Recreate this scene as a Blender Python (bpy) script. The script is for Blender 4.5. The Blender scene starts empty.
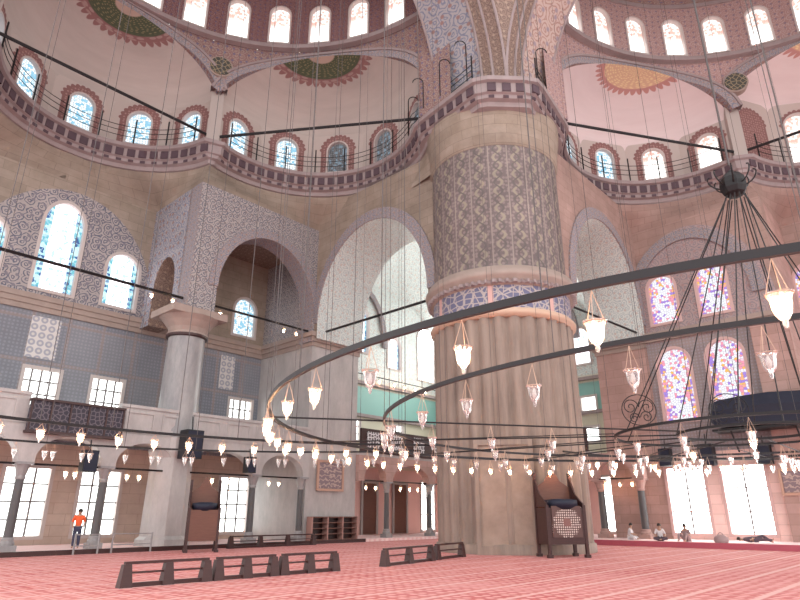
import bpy, math, random
from mathutils import Vector, Matrix
from mathutils.geometry import tessellate_polygon
random.seed(7)
PI = math.pi
COL = bpy.context.scene.collection
sin, cos, rad = math.sin, math.cos, math.radians

# ------------------------------------------------------------------ plan
EYE = 1.6
PX, PY = 5.5, 31.0                       # centre of the great round pier
ANG = rad(47.5)
UX, UY = cos(ANG), sin(ANG)              # along the left wall, away from the viewer
NX, NY = -sin(ANG), cos(ANG)             # out towards the left wall
def W(u, n, z=0.0, side=0):
    if side: u, n = n, u
    return Vector((PX + u*UX + n*NX, PY + u*UY + n*NY, z))
def ndir(side): return Vector((NX, NY, 0)) if not side else Vector((UX, UY, 0))
def udir(side): return Vector((UX, UY, 0)) if not side else Vector((NX, NY, 0))

# ------------------------------------------------------------------ mesh builder
class MB:
    def __init__(s): s.v = []; s.f = []; s.uv = []; s.mi = []
    def face(s, pts, uvs=None, mi=0):
        b = len(s.v); s.v += [Vector(p) for p in pts]
        s.f.append(tuple(range(b, b+len(pts))))
        if uvs is None: uvs = [(p[0]+p[1], p[2]) for p in pts]
        s.uv.append([tuple(q) for q in uvs]); s.mi.append(mi)
    def grid(s, P, UV=None, mi=0, closed=False):
        R = len(P); Cn = len(P[0]); b = len(s.v)
        for row in P: s.v += [Vector(p) for p in row]
        for i in range(R-1):
            for j in range(Cn if closed else Cn-1):
                k = (j+1) % Cn
                s.f.append((b+i*Cn+j, b+i*Cn+k, b+(i+1)*Cn+k, b+(i+1)*Cn+j))
                if UV:
                    uk = UV[i][k] if k else (UV[i][j][0]*2-UV[i][j-1][0], UV[i][j][1])
                    uk2 = UV[i+1][k] if k else (UV[i+1][j][0]*2-UV[i+1][j-1][0], UV[i+1][j][1])
                    s.uv.append([UV[i][j], uk, uk2, UV[i+1][j]])
                else:
                    s.uv.append([(s.v[q][0]+s.v[q][1], s.v[q][2]) for q in s.f[-1]])
                s.mi.append(mi)
    def box(s, c, size, M=None, mi=0, taper=1.0):
        x, y, z = [q/2 for q in size]; c = Vector(c)
        P = [Vector((a*x*(taper if d > 0 else 1), b*y*(taper if d > 0 else 1), d*z)) for d in (-1, 1) for a, b in ((-1,-1),(1,-1),(1,1),(-1,1))]
        if M is not None: P = [M @ p for p in P]
        P = [p + c for p in P]
        for q in ((0,3,2,1),(4,5,6,7),(0,1,5,4),(1,2,6,5),(2,3,7,6),(3,0,4,7)):
            pts = [P[i] for i in q]
            e = (pts[1]-pts[0]).length; h = (pts[2]-pts[1]).length
            s.face(pts, [(0,0),(e,0),(e,h),(0,h)], mi)
    def tube(s, pts, r, n=6, closed=False, mi=0, r2=None, caps=True):
        pts = [Vector(p) for p in pts]; L = len(pts); rings = []; up = None
        for i, p in enumerate(pts):
            if closed: t = pts[(i+1) % L] - pts[i-1]
            else: t = pts[min(i+1, L-1)] - pts[max(i-1, 0)]
            t.normalize()
            if up is None:
                up = Vector((0,0,1)) if abs(t.z) < .9 else Vector((1,0,0))
            a = t.cross(up)
            if a.length < 1e-4: a = t.cross(Vector((0,1,0)))
            a.normalize(); b = a.cross(t).normalized()
            rr = r if r2 is None else r + (r2-r)*i/(L-1)
            if isinstance(r, (list, tuple)): rr = r[i]
            rings.append([p + a*rr*cos(2*PI*k/n) + b*rr*sin(2*PI*k/n) for k in range(n)])
        if closed: rings.append(rings[0])
        s.grid(rings, None, mi, True)
        if caps and not closed:
            s.face(rings[0][::-1], None, mi); s.face(rings[-1], None, mi)
    def lathe(s, prof, c=(0,0,0), n=16, mi=0, a0=0, wave=None, cap=True):
        c = Vector(c); P = []; UV = []
        for r, z in prof:
            P.append([c + Vector(((r+(wave(2*PI*k/n, r, z) if wave else 0))*cos(a0+2*PI*k/n), (r+(wave(2*PI*k/n, r, z) if wave else 0))*sin(a0+2*PI*k/n), z)) for k in range(n)])
            R0 = max(q[0] for q in prof)
            UV.append([(R0*2*PI*k/n, z + c.z) for k in range(n)])
        s.grid(P, UV, mi, True)
        if cap:
            if prof[0][0] > 1e-3: s.face(P[0][::-1], None, mi)
            if prof[-1][0] > 1e-3: s.face(P[-1], None, mi)
    def build(s, name, mats, parent=None, origin=None, smooth=False, loc=None):
        me = bpy.data.meshes.new(name)
        o3 = Vector(origin) if origin is not None else Vector((0,0,0))
        me.from_pydata([tuple(p-o3) for p in s.v], [], s.f)
        uvl = me.uv_layers.new(name='UVMap')
        k = 0; flat = []
        for q in s.uv:
            for a in q: flat += [a[0], a[1]]
        uvl.data.foreach_set('uv', flat)
        if not isinstance(mats, (list, tuple)): mats = [mats]
        for m in mats: me.materials.append(m)
        me.polygons.foreach_set('material_index', s.mi)
        if smooth: me.polygons.foreach_set('use_smooth', [True]*len(s.f))
        me.update()
        ob = bpy.data.objects.new(name, me); COL.objects.link(ob)
        if parent is not None: ob.parent = parent
        elif origin is not None: ob.location = o3
        return ob

def thing(name, label, cat, loc=(0,0,0), rz=0, group=None):
    o = bpy.data.objects.new(name, None); COL.objects.link(o)
    o.empty_display_size = .2
    o.location = loc; o.rotation_euler = (0,0,rz)
    tag(o, label, cat, group); return o
def tag(o, label, cat, group=None):
    o['label'] = label; o['category'] = cat
    if group: o['group'] = group
    return o
def struct(o): o['kind'] = 'structure'; return o
def dup(root, loc, rz=0, label=None, group=None):
    r = root.copy(); COL.objects.link(r); r.location = loc; r.rotation_euler = (0,0,rz)
    if label: r['label'] = label
    if group: r['group'] = group
    for ch in list(root.children):
        c = ch.copy(); COL.objects.link(c); c.parent = r
        for g in list(ch.children):
            d = g.copy(); COL.objects.link(d); d.parent = c
    return r
ORD = ['leftmost','second','third','fourth','fifth','sixth','seventh','eighth','ninth','tenth','eleventh','twelfth','thirteenth','fourteenth','fifteenth','sixteenth','seventeenth','eighteenth','nineteenth','twentieth','twenty-first','twenty-second','twenty-third','twenty-fourth','twenty-fifth','twenty-sixth','twenty-seventh','twenty-eighth','twenty-ninth','thirtieth','thirty-first','thirty-second','thirty-third','thirty-fourth','thirty-fifth','thirty-sixth','thirty-seventh','thirty-eighth','thirty-ninth','fortieth']

# ------------------------------------------------------------------ materials
class NT:
    def __init__(s, name):
        s.m = bpy.data.materials.new(name); s.m.use_nodes = True
        s.t = s.m.node_tree; s.t.nodes.clear()
        s.out = s.t.nodes.new('ShaderNodeOutputMaterial')
        s._uv = None
    def n(s, ty, **kw):
        q = s.t.nodes.new(ty)
        for k, v in kw.items(): setattr(q, k, v)
        return q
    def l(s, a, b): s.t.links.new(a, b)
    def uv(s):
        if s._uv is None: s._uv = s.n('ShaderNodeUVMap', uv_map='UVMap').outputs[0]
        return s._uv
    def obj(s): return s.n('ShaderNodeTexCoord').outputs['Object']
    def scale(s, vec, sx, sy=None, sz=None, loc=(0,0,0)):
        q = s.n('ShaderNodeMapping'); q.inputs['Scale'].default_value = (sx, sy or sx, sz or sx)
        q.inputs['Location'].default_value = loc
        s.l(vec, q.inputs[0]); return q.outputs[0]
    def math(s, op, a, b=None, c=None):
        q = s.n('ShaderNodeMath', operation=op)
        for i, x in enumerate((a, b, c)):
            if x is None: continue
            if isinstance(x, (int, float)): q.inputs[i].default_value = x
            else: s.l(x, q.inputs[i])
        return q.outputs[0]
    def sep(s, vec):
        q = s.n('ShaderNodeSeparateXYZ'); s.l(vec, q.inputs[0]); return q.outputs
    def mix(s, f, a, b, mode='MIX'):
        q = s.n('ShaderNodeMix', data_type='RGBA', blend_type=mode)
        for i, x in ((0, f), (6, a), (7, b)):
            if isinstance(x, (int, float)): q.inputs[i].default_value = x
            elif isinstance(x, tuple): q.inputs[i].default_value = (*x[:3], 1)
            else: s.l(x, q.inputs[i])
        return q.outputs[2]
    def noise(s, vec, sc, det=4, rough=.6):
        q = s.n('ShaderNodeTexNoise'); q.inputs['Scale'].default_value = sc; q.inputs['Detail'].default_value = det
        q.inputs['Roughness'].default_value = rough
        s.l(vec, q.inputs['Vector']); return q.outputs[0]
    def vor(s, vec, sc, feat='F1', rnd=.3, dim='2D', out='Distance'):
        q = s.n('ShaderNodeTexVoronoi', voronoi_dimensions=dim, feature=feat)
        q.inputs['Scale'].default_value = sc; q.inputs['Randomness'].default_value = rnd
        s.l(vec, q.inputs['Vector']); return q.outputs[out]
    def step(s, x, edge, w=.03):          # 1 where x < edge, soft
        q = s.n('ShaderNodeMapRange'); q.inputs['From Min'].default_value = edge - w; q.inputs['From Max'].default_value = edge + w
        q.inputs['To Min'].default_value = 1; q.inputs['To Max'].default_value = 0
        s.l(x, q.inputs['Value']); return q.outputs[0]
    def bsdf(s, col, rough=.6, metal=0, bump=None, bs=.3, spec=.4):
        q = s.n('ShaderNodeBsdfPrincipled')
        if isinstance(col, tuple): q.inputs['Base Color'].default_value = (*col, 1)
        else: s.l(col, q.inputs['Base Color'])
        q.inputs['Roughness'].default_value = rough; q.inputs['Metallic'].default_value = metal
        q.inputs['Specular IOR Level'].default_value = spec
        if bump is not None:
            b = s.n('ShaderNodeBump'); b.inputs['Strength'].default_value = bs; b.inputs['Distance'].default_value = .05
            s.l(bump, b.inputs['Height']); s.l(b.outputs[0], q.inputs['Normal'])
        s.l(q.outputs[0], s.out.inputs[0]); return s.m
    # pattern pieces (colour sockets)
    def wear(s, col, sc=.5, amt=.35):
        f = s.noise(s.uv(), sc, 5, .65)
        g = s.n('ShaderNodeMapRange'); s.l(f, g.inputs[0]); g.inputs[1].default_value = .3; g.inputs[2].default_value = .7
        g.inputs[3].default_value = 1-amt; g.inputs[4].default_value = 1.06
        c = s.n('ShaderNodeCombineXYZ')
        for i in range(3): s.l(g.outputs[0], c.inputs[i])
        return s.mix(1.0, col, c.outputs[0], 'MULTIPLY')
    def stone(s, a, b, blk=(1.3,.55)):
        f = s.noise(s.uv(), .8, 6, .7)
        c = s.mix(s.step(f, .5, .18), a, b)
        br = s.n('ShaderNodeTexBrick'); s.l(s.uv(), br.inputs['Vector'])
        br.inputs['Color1'].default_value = (1,1,1,1); br.inputs['Color2'].default_value = (.86,.85,.84,1); br.inputs['Mortar'].default_value = (.72,.7,.68,1)
        br.inputs['Scale'].default_value = 1; br.inputs['Brick Width'].default_value = blk[0]; br.inputs['Row Height'].default_value = blk[1]; br.inputs['Mortar Size'].default_value = .015
        return s.mix(1.0, c, br.outputs[0], 'MULTIPLY')
    def iznik(s, ground, line, dot, sc=1.0, rnd=.35):
        v = s.uv()
        nz = s.n('ShaderNodeTexNoise'); nz.inputs['Scale'].default_value = sc*1.5; nz.inputs['Detail'].default_value = 2; s.l(v, nz.inputs['Vector'])
        ad = s.n('ShaderNodeVectorMath', operation='MULTIPLY_ADD'); s.l(nz.outputs[1], ad.inputs[0]); ad.inputs[1].default_value = (.55/sc, .55/sc, 0); s.l(v, ad.inputs[2])
        d = s.vor(ad.outputs[0], sc, 'F1', rnd); d0 = s.vor(v, sc, 'F1', rnd)
        fr = s.math('ABSOLUTE', s.math('SUBTRACT', s.math('FRACT', s.math('MULTIPLY', d, 3.4)), .5))
        c = s.mix(s.step(fr, .17, .06), ground, line)
        c = s.mix(s.step(d0, .17, .04), c, dot)
        return c

def simple(name, col, rough=.6, metal=0, nz=0, spec=.4):
    t = NT(name)
    if nz:
        f = t.noise(t.obj(), nz, 4)
        c = t.mix(f, tuple(x*.72 for x in col), tuple(min(1, x*1.18) for x in col))
        return t.bsdf(c, rough, metal, spec=spec)
    return t.bsdf(col, rough, metal, spec=spec)

M = {}
C_ST = (.41,.33,.275); C_ST2 = (.36,.28,.22)
def mk():
    t = NT('beige_stone'); M['stone'] = t.bsdf(t.wear(t.stone(C_ST, (.31,.24,.19)), .25, .35), .8)
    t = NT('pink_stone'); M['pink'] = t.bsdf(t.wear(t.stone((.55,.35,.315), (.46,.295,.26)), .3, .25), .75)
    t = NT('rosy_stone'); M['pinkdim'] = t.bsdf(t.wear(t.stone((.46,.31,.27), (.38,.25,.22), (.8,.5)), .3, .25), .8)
    t = NT('grey_marble'); f = t.noise(t.scale(t.uv(), 1, .3), 1.6, 7, .75)
    M['marble'] = t.bsdf(t.mix(t.step(f, .52, .16), (.36,.34,.335), (.23,.22,.23)), .35)
    t = NT('dark_marble'); f = t.noise(t.scale(t.uv(), 1, .3), 2, 6); M['dmarble'] = t.bsdf(t.mix(f, (.05,.047,.05), (.13,.12,.125)), .3)
    t = NT('white_marble'); f = t.noise(t.scale(t.uv(), 1, .4), 1.2, 7, .75)
    M['wmarble'] = t.bsdf(t.mix(t.step(f, .5, .16), (.50,.46,.45), (.36,.33,.325)), .4)
    # fluted pier stone: vertical streaks
    t = NT('pier_stone'); f = t.noise(t.scale(t.uv(), 1.6, .12), 1.5, 6, .7); g = t.noise(t.uv(), .35, 4)
    
    c = t.mix(t.step(f, .5, .2), (.33,.25,.21), (.15,.112,.095)); c = t.mix(t.math('MULTIPLY', t.step(g, .5, .12), .45), c, (.36,.28,.235))
    M['pier'] = t.bsdf(c, .7)
    t = NT('pier_flat_stone'); f = t.noise(t.uv(), 1.2, 5, .6); M['pierflat'] = t.bsdf(t.mix(t.step(f, .5, .15), (.36,.27,.22), (.26,.19,.155)), .7)
    # carved / painted upper pier: vertical bands of S curves
    t = NT('pier_painted_bands'); x, y, _ = t.sep(t.uv())
    w = t.math('SINE', t.math('MULTIPLY', y, 6.2))
    xx = t.math('MULTIPLY', t.math('FRACT', t.math('MULTIPLY', x, 1.0)), 1.0)
    sx = t.math('ABSOLUTE', t.math('SUBTRACT', t.math('ADD', xx, t.math('MULTIPLY', w, .2)), .5))
    a = t.step(sx, .085, .03)
    sy = t.math('ABSOLUTE', t.math('SUBTRACT', t.math('SUBTRACT', xx, t.math('MULTIPLY', w, .2)), .5))
    a2 = t.step(sy, .06, .03)
    edge = t.step(t.math('ABSOLUTE', t.math('SUBTRACT', xx, .0)), .07, .015)
    d = t.vor(t.uv(), 4.5, 'F1', .6)
    c = t.mix(t.step(d, .33, .05), (.18,.14,.14), (.27,.21,.20))
    c = t.mix(a, c, (.32,.27,.215)); c = t.mix(a2, c, (.15,.125,.12)); c = t.mix(edge, c, (.32,.26,.235))
    M['pierpat'] = t.bsdf(t.wear(c, .4, .3), .7)
    t = NT('blue_inscription_band'); x, y, _ = t.sep(t.uv())
    v = t.scale(t.uv(), 1.1, 2.2); e = t.vor(v, 1.6, 'DISTANCE_TO_EDGE', 1); e2 = t.vor(t.scale(t.uv(), 2.2, .9), 1.3, 'DISTANCE_TO_EDGE', 1)
    c = t.mix(t.step(e, .09, .03), (.13,.13,.22), (.40,.35,.34)); c = t.mix(t.step(e2, .05, .02), c, (.42,.36,.34))
    fr = t.math('FRACT', t.math('MULTIPLY', x, 1/3.2)); c = t.mix(t.step(fr, .09, .01), c, (.6,.36,.33))
    M['inscr'] = t.bsdf(c, .5)
    M['cream2'] = simple('plain_cream_plaster', (.44,.38,.355), .8)
    t = NT('cream_plaster'); x, y, _ = t.sep(t.uv())
    k = t.math('ABSOLUTE', t.math('SINE', t.math('MULTIPLY', x, 17)))
    c = t.wear((0.70,.60,.56) if 0 else t.mix(t.noise(t.uv(), 1.2, 3), (.46,.40,.375), (.56,.50,.465)), .5, .12)
    rad1 = t.math('ADD', t.math('MULTIPLY', t.math('POWER', k, .8), .40), 2.50)
    fr = t.math('SUBTRACT', y, rad1)
    c = t.mix(t.step(fr, 0, .04), c, (.27,.14,.135))
    v4 = t.vor(t.scale(t.uv(), 3, 3), 1.2, 'F1', .5)
    c = t.mix(t.math('MULTIPLY', t.step(y, 2.55, .05), t.step(v4, .35, .05)), c, (.38,.26,.24))
    c = t.mix(t.step(y, 2.15, .04), c, (.08,.10,.06))
    v5 = t.vor(t.scale(t.uv(), 5, 7), 1, 'F1', .5)
    c = t.mix(t.math('MULTIPLY', t.step(y, 2.0, .05), t.step(v5, .25, .05)), c, (.24,.22,.12))
    c = t.mix(t.step(y, .7, .04), c, (.5,.38,.32))
    M['cream'] = t.bsdf(c, .8)
    t = NT('cream_plaster_gold'); x, y, _ = t.sep(t.uv())
    k = t.math('ABSOLUTE', t.math('SINE', t.math('MULTIPLY', x, 17)))
    c = t.mix(t.noise(t.uv(), 1.2, 3), (.66,.55,.55), (.78,.68,.68))
    rad1 = t.math('ADD', t.math('MULTIPLY', t.math('POWER', k, .8), .45), 2.25)
    c = t.mix(t.step(t.math('SUBTRACT', y, rad1), 0, .04), c, (.50,.25,.23))
    v4 = t.vor(t.scale(t.uv(), 4, 5), 1.2, 'F1', .5)
    c = t.mix(t.step(y, 2.1, .05), c, t.mix(t.step(v4, .3, .05), (.66,.44,.30), (.78,.62,.36)))
    M['creamgold'] = t.bsdf(c, .8)
    # drum round the exedra windows: red scalloped halo (uv: x from window centre, y from arch centre)
    t = NT('window_halo_plaster'); x, y, _ = t.sep(t.uv())
    ym = t.math('MAXIMUM', y, 0); r = t.math('SQRT', t.math('ADD', t.math('MULTIPLY', x, x), t.math('MULTIPLY', ym, ym)))
    an = t.math('ARCTAN2', ym, x); tr = t.math('MULTIPLY', t.math('ABSOLUTE', t.math('SINE', t.math('MULTIPLY', an, 12))), .13)
    c = t.mix(t.step(t.math('SUBTRACT', r, tr), 1.2, .02), (.50,.43,.40), (.24,.12,.115))
    v4 = t.vor(t.uv(), 5, 'F1', .4); c = t.mix(t.math('MULTIPLY', t.step(r, 1.1, .02), t.step(v4, .3, .04)), c, (.36,.22,.2))
    M['halo'] = t.bsdf(c, .8)
    t = NT('red_floral_paint'); M['redpat'] = t.bsdf(t.wear(t.iznik((.28,.16,.15), (.36,.28,.25), (.17,.14,.22), 2.2), .5, .2), .8)
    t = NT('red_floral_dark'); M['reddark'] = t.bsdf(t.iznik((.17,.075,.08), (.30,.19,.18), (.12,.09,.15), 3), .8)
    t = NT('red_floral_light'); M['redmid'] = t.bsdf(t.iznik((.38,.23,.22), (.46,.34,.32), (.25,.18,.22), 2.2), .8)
    t = NT('blue_floral_paint'); M['bluepat'] = t.bsdf(t.wear(t.iznik((.38,.35,.36), (.20,.21,.29), (.30,.18,.17), 1.6, .6), .5, .2), .8)
    t = NT('rose_floral_paint'); M['rosepat'] = t.bsdf(t.iznik((.50,.38,.34), (.36,.22,.20), (.30,.24,.28), 1.4, .6), .8)
    t = NT('arch_band_paint'); M['band'] = t.bsdf(t.iznik((.34,.28,.27), (.18,.19,.25), (.30,.20,.185), 2.6, .2), .7)
    t = NT('white_bay_tile'); c = t.iznik((.66,.69,.66), (.42,.48,.50), (.55,.47,.43), 2.2, .7)
    x, y, _ = t.sep(t.uv())
    c = t.mix(t.step(y, 12.3, .05), c, (.62,.58,.48)); c = t.mix(t.step(y, 11.7, .05), c, (.24,.46,.42))
    c = t.mix(t.step(y, 9.3, .05), c, (.62,.58,.46)); c = t.mix(t.step(y, 5.2, .05), c, (.80,.52,.47))
    M['bay'] = t.bsdf(c, .5)
    t = NT('white_bay_vault_tile'); M['bayv'] = t.bsdf(t.iznik((.66,.69,.66), (.42,.48,.50), (.55,.47,.43), 2.2, .7), .5)
    # side wall: stone / blue tile dado / white tile with arch shaped field
    def wall(name, blue, white1, line, dot, lowc, lowc2, cu, halfw, sa=C_ST, sb=(.30,.24,.19)):
        t = NT(name); x, y, _ = t.sep(t.uv())
        st = t.stone(sa, sb)
        low = t.stone(lowc, lowc2)
        tile = t.iznik(white1, line, dot, 1.9, .5)
        dx = t.math('DIVIDE', t.math('SUBTRACT', x, cu), halfw); dz = t.math('DIVIDE', t.math('SUBTRACT', y, 13.0), 6.9)
        rr = t.math('ADD', t.math('MULTIPLY', dx, dx), t.math('MULTIPLY', dz, dz))
        up = t.mix(t.step(rr, 1.0, .01), st, tile)
        br = t.n('ShaderNodeTexBrick'); t.l(t.uv(), br.inputs['Vector'])
        br.inputs['Scale'].default_value = 1; br.inputs['Brick Width'].default_value = 1.9; br.inputs['Row Height'].default_value = 2.35; br.inputs['Mortar Size'].default_value = .1
        br.offset = 0; br.inputs['Color1'].default_value = (*blue, 1); br.inputs['Color2'].default_value = (blue[0]*1.25, blue[1]*1.2, blue[2]*1.12, 1); br.inputs['Mortar'].default_value = (.29,.24,.24,1)
        d = t.vor(t.uv(), 5, 'F1', .15)
        bl = t.mix(t.math('MULTIPLY', t.step(d, .3, .06), .45), br.outputs[0], (.36,.36,.40))
        c = t.mix(t.step(y, 12.3, .02), up, bl); c = t.mix(t.step(y, 5.2, .02), c, low)
        return t.bsdf(t.wear(c, .3, .2), .55)
    M['wallL'] = wall('left_wall_tiles', (.20,.21,.25), (.42,.37,.36), (.12,.125,.18), (.22,.2,.24), (.66,.52,.44), (.56,.43,.36), -16, 5.3)
    M['wallR'] = wall('right_wall_tiles', (.26,.21,.22), (.42,.31,.30), (.26,.22,.25), (.38,.24,.24), (.90,.64,.59), (.86,.59,.545), -6.3, 4.6, (.46,.31,.27), (.38,.25,.22))  # low pink stone lightened to carry the window flare in its colour
    t = NT('grey_tile_blocks'); M['kpat'] = t.bsdf(t.iznik((.40,.35,.335), (.12,.125,.17), (.22,.18,.19), 2.3, .3), .6)
    t = NT('ochre_voussoirs'); M['ochre'] = t.bsdf(t.iznik((.26,.18,.145), (.16,.105,.095), (.34,.25,.2), 2.4), .7)
    # cornice and the dark blocks that draw its hollows
    M['cornice'] = simple('cornice_stone', (.33,.265,.265), .7, 0, 1.5)
    M['hollow'] = simple('cornice_hollow_dark', (.10,.065,.08), .8, 0, 2)
    M['mould'] = simple('pink_moulding', (.37,.285,.25), .6, 0, 1.5)
    M['gold'] = simple('ochre_moulding', (.58,.40,.30), .5)
    M['iron'] = simple('dark_iron', (.014,.012,.014), .5, .3)
    M['ringpaint'] = simple('grey_brown_painted_iron', (.022,.019,.022), .42, .3)
    M['wire'] = simple('steel_wire', (.10,.085,.085), .6, .2)
    M['wood'] = None
    t = NT('dark_wood'); f = t.noise(t.scale(t.obj(), 1, 1, 9), 3, 5); M['wood'] = t.bsdf(t.mix(f, (.03,.012,.013), (.07,.028,.026)), .4)
    t = NT('red_brown_wood'); f = t.noise(t.scale(t.obj(), 1, 1, 8), 3, 5); M['rwood'] = t.bsdf(t.mix(f, (.10,.038,.028), (.19,.08,.055)), .4)
    t = NT('pale_wood_shelf'); M['pwood'] = t.bsdf((.40,.22,.19), .5)
    M['black'] = simple('black_plastic', (.015,.015,.02), .55)
    M['blackcloth'] = simple('black_cover_cloth', (.012,.015,.035), .6, 0, 4)
    M['gilt'] = simple('gilt_frame', (.50,.30,.23), .4, .2)
    # carpet
    t = NT('red_carpet'); v = t.uv(); x, y, _ = t.sep(v)
    ln = t.math('ABSOLUTE', t.math('SUBTRACT', t.math('FRACT', t.math('MULTIPLY', y, 1/1.25)), .5))
    l2 = t.math('ABSOLUTE', t.math('SUBTRACT', t.math('FRACT', t.math('MULTIPLY', x, 1/.62)), .5))
    d = t.vor(v, 3.2, 'F1', .2); f = t.noise(v, .35, 3)
    c = t.mix(t.step(d, .3, .08), (.50,.13,.13), (.72,.36,.34)); c = t.mix(t.math('MULTIPLY', t.step(f, .5, .15), .5), c, (.70,.33,.315))
    c = t.mix(t.step(ln, .06, .02), c, (.70,.41,.385)); c = t.mix(t.step(l2, .05, .02), c, (.67,.36,.34))
    M['carpet'] = t.bsdf(c, .9, spec=.15)
    t = NT('pink_carpet'); d = t.vor(t.uv(), 2.2, 'F1', .2); M['carpet2'] = t.bsdf(t.mix(t.step(d, .3, .08), (.82,.56,.55), (.88,.70,.68)), .9, spec=.15)
    t = NT('lattice_carving'); x, y, _ = t.sep(t.uv()); d = t.vor(t.uv(), 5, 'DISTANCE_TO_EDGE', .8)
    c = t.mix(t.step(d, .10, .03), (.035,.03,.045), (.13,.11,.13)); M['lattice'] = t.bsdf(c, .6)
    t = NT('white_fretwork'); d = t.vor(t.uv(), 4.2, 'DISTANCE_TO_EDGE', .6); M['fret'] = t.bsdf(t.mix(t.step(d, .13, .03), (.14,.12,.13), (.74,.72,.74)), .6)
    t = NT('rosette_panel'); x, y, _ = t.sep(t.uv()); d = t.vor(t.uv(), 2.3, 'F1', 0)
    c = t.mix(t.step(d, .42, .03), (.66,.62,.60), (.36,.36,.42)); c = t.mix(t.step(d, .18, .03), c, (.62,.58,.55)); M['rosette'] = t.bsdf(c, .4)
    t = NT('inlaid_kiosk_panel'); x, y, _ = t.sep(t.uv())
    r = t.math('SQRT', t.math('ADD', t.math('MULTIPLY', x, x), t.math('MULTIPLY', y, y)))
    an = t.math('ARCTAN2', y, x); star = t.math('ADD', r, t.math('MULTIPLY', t.math('COSINE', t.math('MULTIPLY', an, 12)), .035))
    d = t.vor(t.uv(), 11, 'F1', .1)
    c = t.mix(t.math('MULTIPLY', t.step(d, .32, .05), t.step(star, .56, .01)), (.10,.05,.045), (.62,.52,.48))
    c = t.mix(t.step(star, .17, .01), c, (.20,.09,.08)); M['inlay'] = t.bsdf(c, .4)
    t = NT('calligraphy_board'); v = t.uv(); x, y, _ = t.sep(v)
    nz = t.noise(v, 3, 2); wv = t.n('ShaderNodeTexWave', wave_type='BANDS', bands_direction='Y'); t.l(v, wv.inputs[0]); wv.inputs['Scale'].default_value = 1.1; wv.inputs['Distortion'].default_value = 9; wv.inputs['Detail'].default_value = 3; wv.inputs['Detail Scale'].default_value = 3
    M['board'] = t.bsdf(t.mix(t.step(wv.outputs[1], .22, .05), (.22,.155,.175), (.46,.34,.30)), .4)
    t = NT('lamp_glass'); g = t.n('ShaderNodeBsdfGlass'); g.inputs['Roughness'].default_value = .12; g.inputs['IOR'].default_value = 1.2
    g.inputs['Color'].default_value = (1,.98,.97,1)
    d1 = t.n('ShaderNodeBsdfDiffuse'); d1.inputs[0].default_value = (.9,.9,.93,1); tr = t.n('ShaderNodeBsdfTranslucent'); tr.inputs[0].default_value = (.95,.93,.92,1)
    a = t.n('ShaderNodeAddShader'); m1 = t.n('ShaderNodeMixShader'); m1.inputs[0].default_value = .22
    m0 = t.n('ShaderNodeMixShader'); t.l(d1.outputs[0], m0.inputs[1]); t.l(tr.outputs[0], m0.inputs[2])
    t.l(g.outputs[0], m1.inputs[1]); t.l(m0.outputs[0], m1.inputs[2]); t.l(m1.outputs[0], t.out.inputs[0]); M['glass'] = t.m
    t = NT('lit_bulb'); e = t.n('ShaderNodeEmission'); e.inputs[0].default_value = (1,.62,.34,1); e.inputs[1].default_value = 110; t.l(e.outputs[0], t.out.inputs[0]); M['bulb'] = t.m
    t = NT('dark_bulb'); M['dbulb'] = t.bsdf((.6,.58,.56), .2)
    M['skin'] = simple('skin', (.42,.25,.18), .6)
    M['hair'] = simple('dark_hair', (.03,.02,.018), .7)
    M['orange'] = simple('orange_shirt', (.85,.13,.04), .8)
    M['navy'] = simple('dark_blue_trousers', (.05,.05,.09), .8)
    M['whitecloth'] = simple('pale_cloth', (.62,.58,.60), .9)
    M['greycloth'] = simple('grey_brown_cloth', (.34,.24,.24), .9)
    M['darkcloth'] = simple('dark_cloth', (.10,.07,.09), .9)
mk()
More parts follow.
